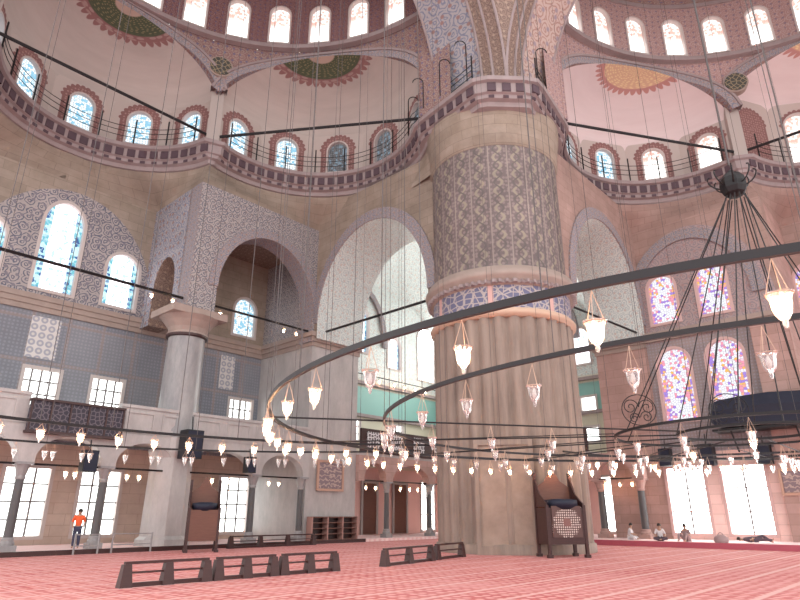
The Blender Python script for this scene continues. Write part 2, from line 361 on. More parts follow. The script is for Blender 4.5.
# lead-grey leading + emission panes
def glass(name, kind):
    t = NT(name); v = t.uv(); x, y, _ = t.sep(v)       # uv: x in metres from centre, y in metres from sill ; second layer not needed
    cell = t.vor(v, 2.6, 'DISTANCE_TO_EDGE', .55); cc = t.vor(v, 2.6, 'F1', .55, out='Color')
    sc = t.vor(v, 6.5, 'DISTANCE_TO_EDGE', .8); sm = t.vor(v, 6.5, 'F1', .8, out='Color')
    cs = t.n('ShaderNodeSeparateColor'); t.l(sm, cs.inputs[0])
    ax = t.math('ABSOLUTE', x); S = 3.4
    if kind == 'blue':
        pal = t.mix(t.step(cs.outputs[0], .5, .05), (.16,.44,.52), (.55,.78,.9)); pal = t.mix(t.step(cs.outputs[1], .25, .03), pal, (.06,.12,.28))
        c = t.mix(t.step(ax, .62, .02), pal, (2.2,2.1,2.2)); c = t.mix(t.math('MULTIPLY', t.step(cell, .05, .02), .8), c, (.40,.55,.66))
        c = t.mix(t.step(t.math('MULTIPLY', cs.outputs[2], 1), .16, .02), c, (.5,.8,.85))
    elif kind == 'blues':
        c = t.mix(t.math('MULTIPLY', t.step(sc, .09, .03), .9), (.92,.98,1), (.12,.22,.32)); c = t.mix(t.step(cs.outputs[0], .3, .04), c, (.25,.5,.66))
    elif kind == 'warm':
        pal = t.mix(t.step(cs.outputs[0], .5, .05), (.95,.35,.45), (.92,.86,.98)); pal = t.mix(t.step(cs.outputs[1], .28, .03), pal, (.40,.25,.75)); pal = t.mix(t.step(cs.outputs[2], .16, .03), pal, (1,.55,.12))
        c = t.mix(t.math('MULTIPLY', t.step(ax, .6, .02), t.step(cs.outputs[0], .72, .03)), pal, (.92,.94,1)); c = t.mix(t.math('MULTIPLY', t.step(sc, .06, .02), .85), c, (.30,.22,.32)); S = 2.0
    elif kind == 'top':
        c = t.mix(t.step(cs.outputs[0], .38, .05), (1,.97,.93), (.85,.45,.38)); c = t.mix(t.step(y, 1.3, .5), c, (2.2,2.15,2.1)); c = t.mix(t.math('MULTIPLY', t.step(sc, .07, .02), .7), c, (.45,.28,.25)); S = 2.2
    elif kind == 'dim':
        c = t.mix(t.step(sc, .1, .03), (.16,.15,.16), (.05,.05,.05)); c = t.mix(t.step(cs.outputs[0], .3, .04), c, (.20,.25,.30)); S = .6
    else:
        f = t.noise(v, .6, 3); c = t.mix(f, (.86,.94,.88), (1,1,1)); S = 4.0
    S = dict(blue=.8, blues=.75, warm=.62, top=.85, dim=.6, plain=2.4, plainR=6.0, bayfill=16.0)[kind]  # strongest panes: unseen windows added as fill light for the corner bay
    e = t.n('ShaderNodeEmission'); t.l(c, e.inputs[0]); e.inputs[1].default_value = S
    t.l(e.outputs[0], t.out.inputs[0]); return t.m
for k in ('blue','blues','warm','top','dim','plain','plainR','bayfill'): M['g_'+k] = glass('window_glass_'+k, k)
M['frame'] = simple('window_plaster_frame', (.55,.48,.46), .7)
M['framep'] = simple('window_pink_frame', (.62,.42,.40), .7)
M['mull'] = simple('window_bars', (.22,.20,.20), .6)

# ------------------------------------------------------------------ outlines
def arch_curve(s0, s1, zs, rise, n=14, pw=1.0):
    c = (s0+s1)/2; h = (s1-s0)/2; out = []
    for i in range(n+1):
        a = PI*i/n
        x = c - h*cos(a); z = zs + rise*(sin(a)**pw)
        out.append((x, z))
    return out
def arch_hole(c, w, z0, zs, rise, n=12):
    return [(c-w/2, z0)] + arch_curve(c-w/2, c+w/2, zs, rise, n) + [(c+w/2, z0)]
def rect_hole(c, w, z0, z1): return [(c-w/2, z0), (c-w/2, z1), (c+w/2, z1), (c+w/2, z0)]

def panel(mb, O, D, T, outer, holes=(), mi=0, mi_side=None, uvo=(0,0)):
    """flat wall: O origin, D unit direction of s, T thickness vector, outer/hole outlines in (s,z)"""
    O = Vector(O); D = Vector(D); T = Vector(T)
    if mi_side is None: mi_side = mi
    loops = [list(outer)] + [list(h) for h in holes]
    allp = [p for l in loops for p in l]
    tris = tessellate_polygon([[Vector((p[0], p[1], 0)) for p in l] for l in loops])
    def P(p, k): return O + D*p[0] + Vector((0,0,p[1])) + T*k
    for k in (0, 1):
        for t in tris:
            pts = [allp[i] for i in t]
            mb.face([P(p, k) for p in pts], [(p[0]+uvo[0], p[1]+uvo[1]) for p in pts], mi)
    tl = T.length
    for l in loops:
        acc = 0
        for i in range(len(l)):
            a, b = l[i], l[(i+1) % len(l)]
            e = math.hypot(a[0]-b[0], a[1]-b[1])
            mb.face([P(a,0), P(b,0), P(b,1), P(a,1)], [(0,acc),(0,acc+e),(tl,acc+e),(tl,acc)], mi_side); acc += e

NWIN = [0]
def window(O, D, T, c, w, z0, zs, rise, gm, bars=None, fr='frame', fw=.16, depth=.35, rect=False):
    """a window set in an opening: frame mesh with a glowing pane child and bars"""
    NWIN[0] += 1; O = Vector(O); D = Vector(D); T = Vector(T).normalized()
    top = zs + (0 if rect else rise)
    def outl(g):
        return rect_hole(c, w-2*g, z0+g, zs-g) if rect else arch_hole(c, w-2*g, z0+g, zs, rise-g)
    mb = MB()
    panel(mb, O - T*.06, D, T*.3, outl(-fw*.5), [outl(fw*.6)])
    f = struct(mb.build('window_%d' % NWIN[0], M[fr]))
    g = MB(); ol = outl(fw*.3)
    tris = tessellate_polygon([[Vector((p[0], p[1], 0)) for p in ol]])
    for t in tris:
        g.face([O + D*ol[i][0] + Vector((0,0,ol[i][1])) + T*.22 for i in t], [(ol[i][0]-c, ol[i][1]-z0) for i in t])
    g.build('pane', M[gm], f)
    if bars:
        b = MB(); nx, nz = bars
        for i in range(1, nx):
            x = c - w/2 + w*i/nx
            hh = top if rect else zs + rise*math.sqrt(max(0, 1-((x-c)/(w/2))**2))
            q = O + D*x + T*.14; b.box(q + Vector((0,0,(z0+hh)/2)), (.09,.08,hh-z0), M_rot(D))
        for j in range(1, nz):
            z = z0 + (zs-z0)*j/nz
            b.box(O + D*c + T*.14 + Vector((0,0,z)), (w*.95,.07,.08), M_rot(D))
        b.build('window_bars', M['mull'], f)
    return f
def M_rot(D):
    D = Vector(D).normalized(); Z = Vector((0,0,1)); Y = Z.cross(D)
    return Matrix((D, Y, Z)).transposed()

# ------------------------------------------------------------------ floor
NTR = [0]
def trim(mb, m, smooth=False):
    NTR[0] += 1; return struct(mb.build('trim_%d' % NTR[0], m, smooth=smooth))
mb = MB()
def quad_uv(pts, mi=0): mb.face([W(a, b, z) for a, b, z in pts], [(a, b) for a, b, z in pts], mi)
quad_uv([(-46,-46,0),(19,-46,0),(19,19,0),(-46,19,0)])
struct(mb.build('floor', M['carpet']))
def slab(u0, u1, n0, n1, z0, z1, m, side=0, name=None):
    b = MB()
    C = [(u0,n0),(u1,n0),(u1,n1),(u0,n1)]
    b.face([W(*c, z1, side) for c in C], C); b.face([W(*c, z0, side) for c in C], C)
    for i in range(4):
        a, d = C[i], C[(i+1)%4]; L = math.hypot(a[0]-d[0], a[1]-d[1])
        b.face([W(*a, z0, side), W(*d, z0, side), W(*d, z1, side), W(*a, z1, side)], [(0,z0),(L,z0),(L,z1),(0,z1)])
    if name: return struct(b.build(name, m))
    return trim(b, m)
# raised prayer platforms
slab(-26, 19, 12.3, 19, .004, .16, M['carpet2'])
slab(-20, 6, 8.2, 19, .004, .24, M['carpet2'], 1)
slab(-26, 2.0, 12.22, 12.36, .0, .2, M['wood'])
slab(-20, 5, 8.1, 8.22, .0, .28, simple('crimson_platform_edge', (.45,.10,.14), .7), 1)

# ------------------------------------------------------------------ walls of each side
ZR = 20.5; ZC0 = 22.0; ZC1 = 23.6
KU, KN = -10.7, 13.8
KIND = {0: dict(w='wallL', big='blue', gr='plain', fr='frame', ku=KU, seg=None), 1: dict(w='wallR', big='warm', gr='plainR', fr='framep', ku=-10.4)}
def hline(u, n, side): return W(u, n, 0, side)

def outer_wall(side):
    k = KIND[side]; D = udir(side); Nn = ndir(side); O = W(0, 19, 0, side)
    NW = [('wall_left'), ('wall_right')][side]
    # stretch before the corner bay
    wins = []
    if side == 0:
        for c in (-22.8, -19.4, -15.8, -12.1, -3.5): wins.append((c, 2.3 if c > -18 else 2.0, .5, 4.0, 0, 'plain', True, (3,4)))
        for c in (-19.6, -16.1, -12.6, -3.6): wins.append((c, 1.9, 7.0, 9.1, 0, 'plain', True, (4,3)))
        wins += [(-16.5, 2.3, 13.4, 17.6, 1.5, 'blue', False, None), (-12.8, 2.1, 13.4, 15.9, 1.1, 'blue', False, None), (-20.2, 2.1, 13.4, 15.9, 1.1, 'blue', False, None), (-3.9, 1.9, 13.5, 15.4, 1.0, 'blues', False, None)]
        u0, u1 = -26, -2.2
        ol = [(u0,0),(u1,0),(u1,22.4),(u0,22.4)]
    else:
        wins = [(-12.1, 2.2, 13.4, 16.4, 1.1, 'warm', False, None), (-12.6, 2.4, .5, 4.2, 0, 'plainR', True, (2,3)), (-16.1, 2.4, 13.4, 17.6, 1.5, 'warm', False, None), (-16.1, 2.4, .5, 4.2, 0, 'plainR', True, (2,3))]
        u0, u1 = -22, k['ku']+.6
        ol = [(u0,0),(u1,0),(u1,22.4),(u0,22.4)]
    holes = [rect_hole(c, w, a, b) if rc else arch_hole(c, w, a, b, r) for c, w, a, b, r, g, rc, br in wins]
    mb = MB(); panel(mb, O, D, Nn*.8, ol, holes)
    struct(mb.build(NW, M[k['w']]))
    for c, w, a, b, r, g, rc, br in wins:
        window(O, D, Nn, c, w, a, b, r, 'g_'+g, br, k['fr'], rect=rc)
    # moulding at 12.2-13
    b = MB()
    for (n0, z0, z1) in ((18.72, 12.75, 13.05), (18.8, 12.45, 12.75), (18.88, 12.15, 12.45)):
        Cc = [(u0, n0), (u1, n0), (u1, 19), (u0, 19)]
        b.face([W(*c, z1, side) for c in Cc], Cc); b.face([W(*c, z0, side) for c in Cc], Cc)
        b.face([W(u0,n0,z0,side),W(u1,n0,z0,side),W(u1,n0,z1,side),W(u0,n0,z1,side)], [(u0,z0),(u1,z0),(u1,z1),(u0,z1)])
    trim(b, M['mould'])
    # surface band over the grey tiles
outer_wall(0); outer_wall(1)
# pale rosette panels on the tiled wall
for uu in (-16.4, -4.9):
    b = MB(); panel(b, W(0,18.97,0), udir(0), ndir(0)*.04, rect_hole(uu, 1.5 if uu < -10 else 1.1, 9.6, 11.9)); trim(b, M['rosette'])

# corner bay: outer walls, sail vault, windows, some added unseen to brighten the bay
def corner_bay():
    for side in (0, 1):
        D = udir(side); Nn = ndir(side); O = W(0, 19, 0, side)
        if side == 0: wins = [(7.6,1.9,14.6,17.6,1.2,'blue',False,None),(11.8,1.8,13.8,15.8,1.0,'blue',False,None),(7.0,1.6,7.2,9.0,0,'plain',True,(4,3)),(12.2,1.6,7.2,9.0,0,'plain',True,(4,3)),(16.2,2.4,13.4,17.4,1.2,'bayfill',False,None),(16.2,1.9,.3,4.4,0,'plainR',True,(2,3)),(6.3,1.3,.4,4.2,0,'plain',True,(2,3))]
        else: wins = [(4.6,1.7,13.2,15.4,1.0,'blue',False,None),(4.4,1.4,9.2,10.6,0,'plain',True,None),(4.4,1.4,7.0,8.2,0,'plain',True,None),(3.2,1.9,.4,4.4,0,'plainR',True,(2,3)),(9,2.4,13.4,18.4,1.2,'bayfill',False,None),(13,2.4,13.4,17.4,1.2,'bayfill',False,None),(10,2.2,6.8,9.2,0,'plainR',True,None)]
        mb = MB(); panel(mb, O, D, Nn*.8, [(2,0),(19,0),(19,22.5),(2,22.5)], [rect_hole(c,w,a,b) if rc else arch_hole(c,w,a,b,r) for c,w,a,b,r,g,rc,br in wins])
        struct(mb.build('wall_bay_left' if side == 0 else 'wall_bay_right', M['bay']))
        for c,w,a,b,r,g,rc,br in wins: window(O, D, Nn, c, w, a, b, r, 'g_'+g, br, 'frame', rect=rc)
        # blind arch ribs on the wall
        b = MB()
        for (c, h, zs, rs) in ((7.6, 2.6, 15.5, 4.6),):
            cv = arch_curve(c-h, c+h, zs, rs, 20); cv2 = arch_curve(c-h-.5, c+h+.5, zs, rs+.5, 20)
            panel(b, O - Nn*.25, D, Nn*.24, cv + cv2[::-1])
        trim(b, M['band'])
        b = MB()
        for z in (12.0, 9.3): b.box(W(10.5, 18.85, z, side), (17,.3,.25), M_rot(D))
        trim(b, M['cornice'])
    mb = MB(); N = 24; P = []; UV = []
    for i in range(N+1):
        row = []; uvr = []
        for j in range(N+1):
            du = -8.5 + 17*i/N; dn = -8.5 + 17*j/N
            z = 12.6 + math.sqrt(max(0, 145 - du*du - dn*dn))
            row.append(W(10.5+du, 10.5+dn, z)); uvr.append((du, dn))
        P.append(row); UV.append(uvr)
    mb.grid(P, UV); struct(mb.build('ceiling_corner_bay', M['bayv'], smooth=True))
corner_bay()

# ---- arcade level and gallery on each side
def arch_wall_open(mb, O, D, T, s0, s1, sup, zb, zt, zs, rise, padw=.35):
    """wall strip whose lower edge is a run of arches over supports"""
    pts = [(s0, zt)]
    low = [(s0, zb)]
    for a, b in zip(sup[:-1], sup[1:]):
        low += [(a+padw, zb)] + arch_curve(a+padw, b-padw, zs, rise, 14) + [(b-padw, zb)]
    low += [(s1, zb)]
    # drop duplicates
    out = []
    for p in low + [(s1, zt), (s0, zt)]:
        if not out or math.hypot(out[-1][0]-p[0], out[-1][1]-p[1]) > 1e-4: out.append(p)
    panel(mb, O, D, T, out)

def arcade(side, n, sup, s0, s1, m):
    mb = MB(); arch_wall_open(mb, W(0, n-.3, 0, side), udir(side), ndir(side)*.6, s0, s1, sup, 3.75, 5.4, 3.9, 1.05)
    NA[0] += 1; struct(mb.build('wall_arcade_%d' % NA[0], m))
NA = [0]
arcade(0, 13.3, [-24.8,-21.3,-17.8,-14.3,-10.7,-6.0,-2.3], -25.2, -2.2, M['wmarble'])
arcade(0, 13.3, [2.2,5.0,9.6,14.2], 2.0, 14.6, M['pink'])
arcade(1, 12.4, [-1.5,1.5,5.5,9.5], -1.9, 9.9, M['pink'])
# gallery floors
slab(-26, -2.2, 13.1, 19, 5.4, 5.6, M['wmarble'])
slab(2.0, 19, 13.1, 19, 5.4, 5.6, M['wmarble'])
slab(1.5, 13.1, 12.2, 19, 5.4, 5.6, M['wmarble'], 1)
# marble parapet (two stretches) and lattice stretch between
for a, b_ in ((-26,-18.1), (-14.1,-2.2)):
    b = MB(); panel(b, W(0,13.0,0), udir(0), ndir(0)*.2, rect_hole((a+b_)/2, b_-a, 5.35, 6.6)); panel(b, W(0,12.93,0), udir(0), ndir(0)*.34, rect_hole((a+b_)/2, b_-a, 6.6, 6.75))
    for q in range(int((b_-a)/1.9)):
        panel(b, W(0,12.95,0), udir(0), ndir(0)*.05, rect_hole(a+1.0+q*1.9, 1.5, 5.55, 6.45), [rect_hole(a+1.0+q*1.9, 1.3, 5.65, 6.35)])
    struct(b.build('wall_parapet_%d' % (1 if a < -20 else 2), M['wmarble']))
o = MB(); panel(o, W(0,12.6,0), udir(0), ndir(0)*.35, rect_hole(-16.1, 4.0, 5.05, 6.35))
screen = thing('balcony_screen', 'dark carved wooden balcony screen set in the left marble gallery parapet', 'screen', W(-16.1,12.8,5.4))
o.build('screen_panel', M['lattice'], screen, W(-16.1,12.8,5.4))
o = MB()
for z in (5.02, 6.4): o.box(W(-16.1,12.75,z), (4.1,.5,.1), M_rot(udir(0)))
for q in range(6): o.box(W(-18.1+.8*q,12.58,5.7), (.07,.07,1.36), M_rot(udir(0)))
o.build('screen_frame', M['wood'], screen, W(-16.1,12.8,5.4))
# dark parapet with pale fretwork panels in the corner bay
def bay_parapet(side, n, a, b_, lab):
    c = W((a+b_)/2, n, 5.6, side)
    t = thing('gallery_balustrade', lab, 'balustrade', c)
    o = MB(); panel(o, W(0,n-.1,0,side), udir(side), ndir(side)*.2, rect_hole((a+b_)/2, b_-a, 5.6, 7.2)); o.build('balustrade_panel', M['wood'], t, c)
    k = a+1.1
    while k < b_-.8:
        o = MB(); panel(o, W(0,n-.16,0,side), udir(side), ndir(side)*.05, rect_hole(k, 1.2, 5.8, 7.0)); o.build('fretwork_panel', M['fret'], t, c); k += 2.4
bay_parapet(0, 13.1, 2.2, 14.0, 'dark gallery balustrade with white fretwork panels left of the great pier')
bay_parapet(1, 12.2, 1.6, 9.8, 'dark gallery balustrade in the bay right of the great pier')

# great blocks: Q mass and arches
for side in (0, 1):
    D = udir(side); Nn = ndir(side)
    q0, q1 = (-2.2, 2.0) if side == 0 else (-2.9, .8)
    b = MB()
    Cc = [(q0,13.3),(q1,13.3),(q1,19),(q0,19)]
    for i in range(4):
        a, d = Cc[i], Cc[(i+1)%4]; L = math.hypot(a[0]-d[0], a[1]-d[1])
        b.face([W(*a,0,side),W(*d,0,side),W(*d,12.3,side),W(*a,12.3,side)], [(0,0),(L,0),(L,12.3),(0,12.3)], 0)
        b.face([W(*a,12.3,side),W(*d,12.3,side),W(*d,22,side),W(*a,22,side)], [(0,0),(L,0),(L,9.7),(0,9.7)], 1)
    struct(b.build('wall_buttress_%s' % ('left','right')[side], [M['wmarble'] if side == 0 else M['pink'], M['kpat']]))
    b = MB()
    for e, z0, z1 in ((.32,12.75,13.05),(.2,12.45,12.75),(.08,12.15,12.45)):
        cc = W((q0+q1)/2, 16.1, (z0+z1)/2, side); b.box(cc, (q1-q0+2*e, 5.8+2*e-.2, z1-z0), M_rot(D))
    trim(b, M['mould'])
    # K-Q wall
    ku = KIND[side]['ku']
    b = MB()
    if side == 0:
        s0, s1 = ku-.6, q0+.1
        hole = arch_hole(-6.0, 7.2, 12.4, 14.4, 4.0, 20)
        panel(b, W(0,13.2,0,side), D, Nn*1.3, [(s0,12.4),(-9.6,12.4)] + arch_curve(-9.6,-2.4,14.2,4.2,20) + [(-2.4,12.4),(s1,12.4),(s1,ZR),(s0,ZR)], mi_side=1)
        struct(b.build('wall_inner_left', [M['kpat'], M['band']]))
        # archivolt
        b = MB(); panel(b, W(0,13.1,0,side), D, Nn*.12, arch_curve(-9.6,-2.4,14.2,4.2,24) + arch_curve(-10.2,-1.8,14.2,4.8,24)[::-1]); trim(b, M['band'])
        slab(ku+.5, q0, 13.5, 19, 19.2, 19.5, M['ochre'], 0, 'ceiling_side_gallery')
        # side wall behind the column, with a narrow arch
        b = MB(); panel(b, W(ku-.6,0,0), Nn, D*1.2, [(14.4,12.4),(15.2,12.4)] + arch_curve(15.2,17.8,14.6,1.9,12) + [(17.8,12.4),(19,12.4),(19,ZR),(14.4,ZR)], mi_side=1)
        struct(b.build('wall_side_reveal', [M['bluepat'], M['ochre']]))
    else:
        s0, s1 = ku-.6, q0+.1; k = KIND[1]
        wins = [(-4.3,1.9,13.5,16.0,.95,'warm',False,None),(-7.4,1.9,13.5,16.0,.95,'warm',False,None),(-4.35,2.1,7.1,10.8,1.05,'warm',False,None),(-7.4,2.2,7.1,10.8,1.1,'warm',False,None),(-4.0,2.3,.5,4.4,0,'plainR',True,(2,3)),(-7.2,2.4,.5,4.4,0,'plainR',True,(2,3))]
        panel(b, W(0,13.2,0,1), D, Nn*1.0, [(s0,0),(s1,0),(s1,ZR),(s0,ZR)], [rect_hole(c,w,a,z) if rc else arch_hole(c,w,a,z,r) for c,w,a,z,r,g,rc,br in wins])
        struct(b.build('wall_inner_right', M['wallR']))
        for c,w,a,z,r,g,rc,br in wins: window(W(0,13.2,0,1), D, Nn, c, w, a, z, r, 'g_'+g, br, 'framep', rect=rc)
        b = MB(); panel(b, W(0,13.05,0,1), D, Nn*.14, arch_curve(-9.6,-2.6,14.4,4.6,24) + arch_curve(-10.3,-1.9,14.4,5.3,24)[::-1]); trim(b, M['band'])
        b = MB()
        for n0, z0, z1 in ((12.9,12.7,13.0),(13.0,12.4,12.7)): b.box(W((s0+s1)/2, (n0+13.2)/2, (z0+z1)/2, 1), (s1-s0, 13.2-n0, z1-z0), M_rot(D))
        trim(b, M['mould'])
        b = MB(); b.box(W(ku+.3, 13.05, 6.2, 1), (2.0, .4, 12.4), M_rot(D)); struct(b.build('wall_pilaster_right', M['pink']))
        b = MB(); panel(b, W(ku-.6,0,0,1), Nn, D*1.0, [(14.2,0),(19,0),(19,ZR),(14.2,ZR)]); struct(b.build('wall_side_reveal_right', M['pink']))
    # Q-P arch wall, deep barrel
    b = MB()
    na, nb = 3.3, 12.9
    panel(b, W(q0, 0, 0, side), Nn, D*(q1-q0), [(2.0,12.6),(na,12.6)] + arch_curve(na,nb,13.6,5.9,28) + [(nb,12.6),(13.4,12.6),(13.4,ZR+1.6),(2.0,ZR+1.6)], mi_side=1)
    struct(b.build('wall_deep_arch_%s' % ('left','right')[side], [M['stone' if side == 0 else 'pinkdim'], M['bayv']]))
    b = MB(); panel(b, W(q0, 0, 0, side) - D*.1, Nn, D*.12, arch_curve(na,nb,13.6,5.9,30) + arch_curve(na-.7,nb+.5,13.6,6.6,30)[::-1]); trim(b, M['band'])

# tie rods
def rod(p, q, r=.06, lab=None):
    b = MB(); b.tube([p, q], r, 6)
    return trim(b, M['iron'])
rod(W(-25,13.6,13.1), W(-11.4,13.6,13.1), .08); rod(W(-10.4,13.6,13.15), W(-2.3,13.6,13.15), .07); rod(W(-1.4,13.0,13.2), W(-1.6,3.1,13.2), .08)
rod(W(-2.4,13.2,13.2,1), W(-1.6,3.1,13.2,1), .07)
rod(W(-25,13.3,3.7), W(-2.3,13.3,3.7), .05); rod(W(2.1,13.3,3.8), W(14.4,13.3,3.8), .05); rod(W(-1.8,12.4,3.8,1), W(9.8,12.4,3.8,1), .05)

# ------------------------------------------------------------------ exedra curves
def circ_arc(a, b, sag, out, n=24):
    """plan arc from a to b bulging by sag towards the outward side"""
    a = Vector((*a,0)); b = Vector((*b,0)); mid = (a+b)/2; h = (b-a).length/2; e = (b-a).normalized()
    o = Vector((e.y, -e.x, 0)); o = o if o.dot(Vector((*out,0))-mid) > 0 else -o
    if sag >= h-.001: R = h; c = mid
    else: R = (h*h+sag*sag)/(2*sag); c = mid + o*(sag-R)
    half = math.asin(min(1, h/R)); 
    if sag >= h-.001: half = PI/2
    return [c + o*R*cos(t) + e*R*sin(t) for t in [(-half + 2*half*i/n) for i in range(n+1)]], mid, o, e, h
Cc0 = Vector((-17.2, 1.0, 0))
def exedra_defs(side):
    ku = KIND[side]['ku']
    kp = (ku, KN); kp2 = (-34-ku, KN)
    E1 = dict(a=kp2, b=kp, sag=5.2, out=(-17,30), zs=26.6 if side == 0 else 28.3)
    E2 = dict(a=kp, b=(-3.0, 2.4), sag=5.1, out=(0,14), zs=26.6)
    E3 = dict(a=(-31.0, 2.4), b=kp2, sag=5.1, out=(-34,14), zs=26.6)
    return E1, E2, E3
def resample(path, n):
    L = [0]
    for p, q in zip(path[:-1], path[1:]): L.append(L[-1] + (q-p).length)
    out = []
    for i in range(n+1):
        t = L[-1]*i/n; j = 0
        while j < len(L)-2 and L[j+1] < t: j += 1
        f = (t-L[j])/max(1e-6, L[j+1]-L[j]); out.append(path[j].lerp(path[j+1], f))
    return out
ZS = 26.6
def exedra(side, E, idx, rise, gms):
    ZS = E['zs']; big = ZS > 27
    arc, mid, o, e, h = circ_arc(E['a'], E['b'], E['sag'], E['out'], 40)
    w3 = lambda p, z: W(p.x, p.y, z, side)
    # half dome
    b = MB(); P = []; UV = []
    for j in range(17):
        bb = (PI/2)*j/16
        row = []; uvr = []
        for i, p in enumerate(arc):
            q = mid + (p-mid)*cos(bb); row.append(w3(q, ZS + rise*sin(bb))); uvr.append((PI*i/40, (PI/2-bb)*5.6*1.0))
        P.append(row); UV.append(uvr)
    b.grid(P, UV)
    struct(b.build('ceiling_exedra_%d' % idx, M['creamgold'] if (side == 1) else M['cream'], smooth=True))
    # drum facets with windows
    nf = 5; arc5 = [arc[round(40*i/nf)] for i in range(nf+1)]
    b = MB(); ws = []
    for i in range(nf):
        p, q = arc5[i], arc5[i+1]; c = (p+q)/2; d = (q-p); L = d.length; d.normalize()
        A = w3(p, 0); B = w3(q, 0); Dw = (B-A).normalized(); Cw = w3(c, 0); out3 = w3(c + (c-mid).normalized(), 0) - Cw; out3 -= Dw*out3.dot(Dw); out3.normalize()
        ww, zw, rw = (2.1, 26.9, 1.0) if big else (1.5, 25.75, .75)
        hole = arch_hole(0, ww, 24.0, zw, rw, 10)
        panel(b, Cw, Dw, out3*.5, [(-L/2,23.0),(L/2,23.0),(L/2,ZS+.45),(-L/2,ZS+.45)], [hole] if gms[i] else [], uvo=(0,-zw))
        
        if gms[i]: ws.append((Cw, Dw, out3, gms[i]))
    struct(b.build('wall_exedra_drum_%d' % idx, M['halo']))
    for Cw, Dw, out3, g in ws: window(Cw, Dw, out3, 0, ww, 24.0, zw, rw, g, None, 'frame', .1)
    # tie beam across the opening
    A = w3(mid - e*(h-.2), 24.2); B = w3(mid + e*(h-.2), 24.2); rod(A, B, .09)
    return arc

def sweep(name, path, prof, mats, side, teeth=True):
    """path: plan points (Vector), inside on the side of Cc0-ish given by sign"""
    n = len(path); offs = []
    for i in range(n):
        t = (path[min(i+1,n-1)] - path[max(i-1,0)]).normalized(); nn = Vector((t.y, -t.x, 0)); offs.append(nn)
    b = MB(); P = []; UV = []
    acc = [0]
    for i in range(1, n): acc.append(acc[-1] + (path[i]-path[i-1]).length)
    for off, z in prof:
        P.append([W((path[i]+offs[i]*off).x, (path[i]+offs[i]*off).y, z, side) for i in range(n)]); UV.append([(acc[i], z) for i in range(n)])
    b.grid(P, UV, 0)
    if teeth:
        L = acc[-1]; k = int(L/.75); rs = resample(path, k*2)
        for i in range(1, len(rs)-1, 2):
            t = (rs[i+1]-rs[i-1]).normalized(); nn = Vector((t.y,-t.x,0)); c = rs[i] + nn*.52
            D = (W(t.x,t.y,0,side)-W(0,0,0,side)); 
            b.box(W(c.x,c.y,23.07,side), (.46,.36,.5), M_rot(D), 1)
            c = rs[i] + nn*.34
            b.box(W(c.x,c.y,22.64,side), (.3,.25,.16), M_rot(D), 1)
    return trim(b, mats)
PROF = [(-.3,22.2),(.1,22.25),(.15,22.5),(.42,22.55),(.46,22.75),(.62,22.8),(.66,23.35),(.86,23.4),(.9,23.62),(-1.2,23.66)]

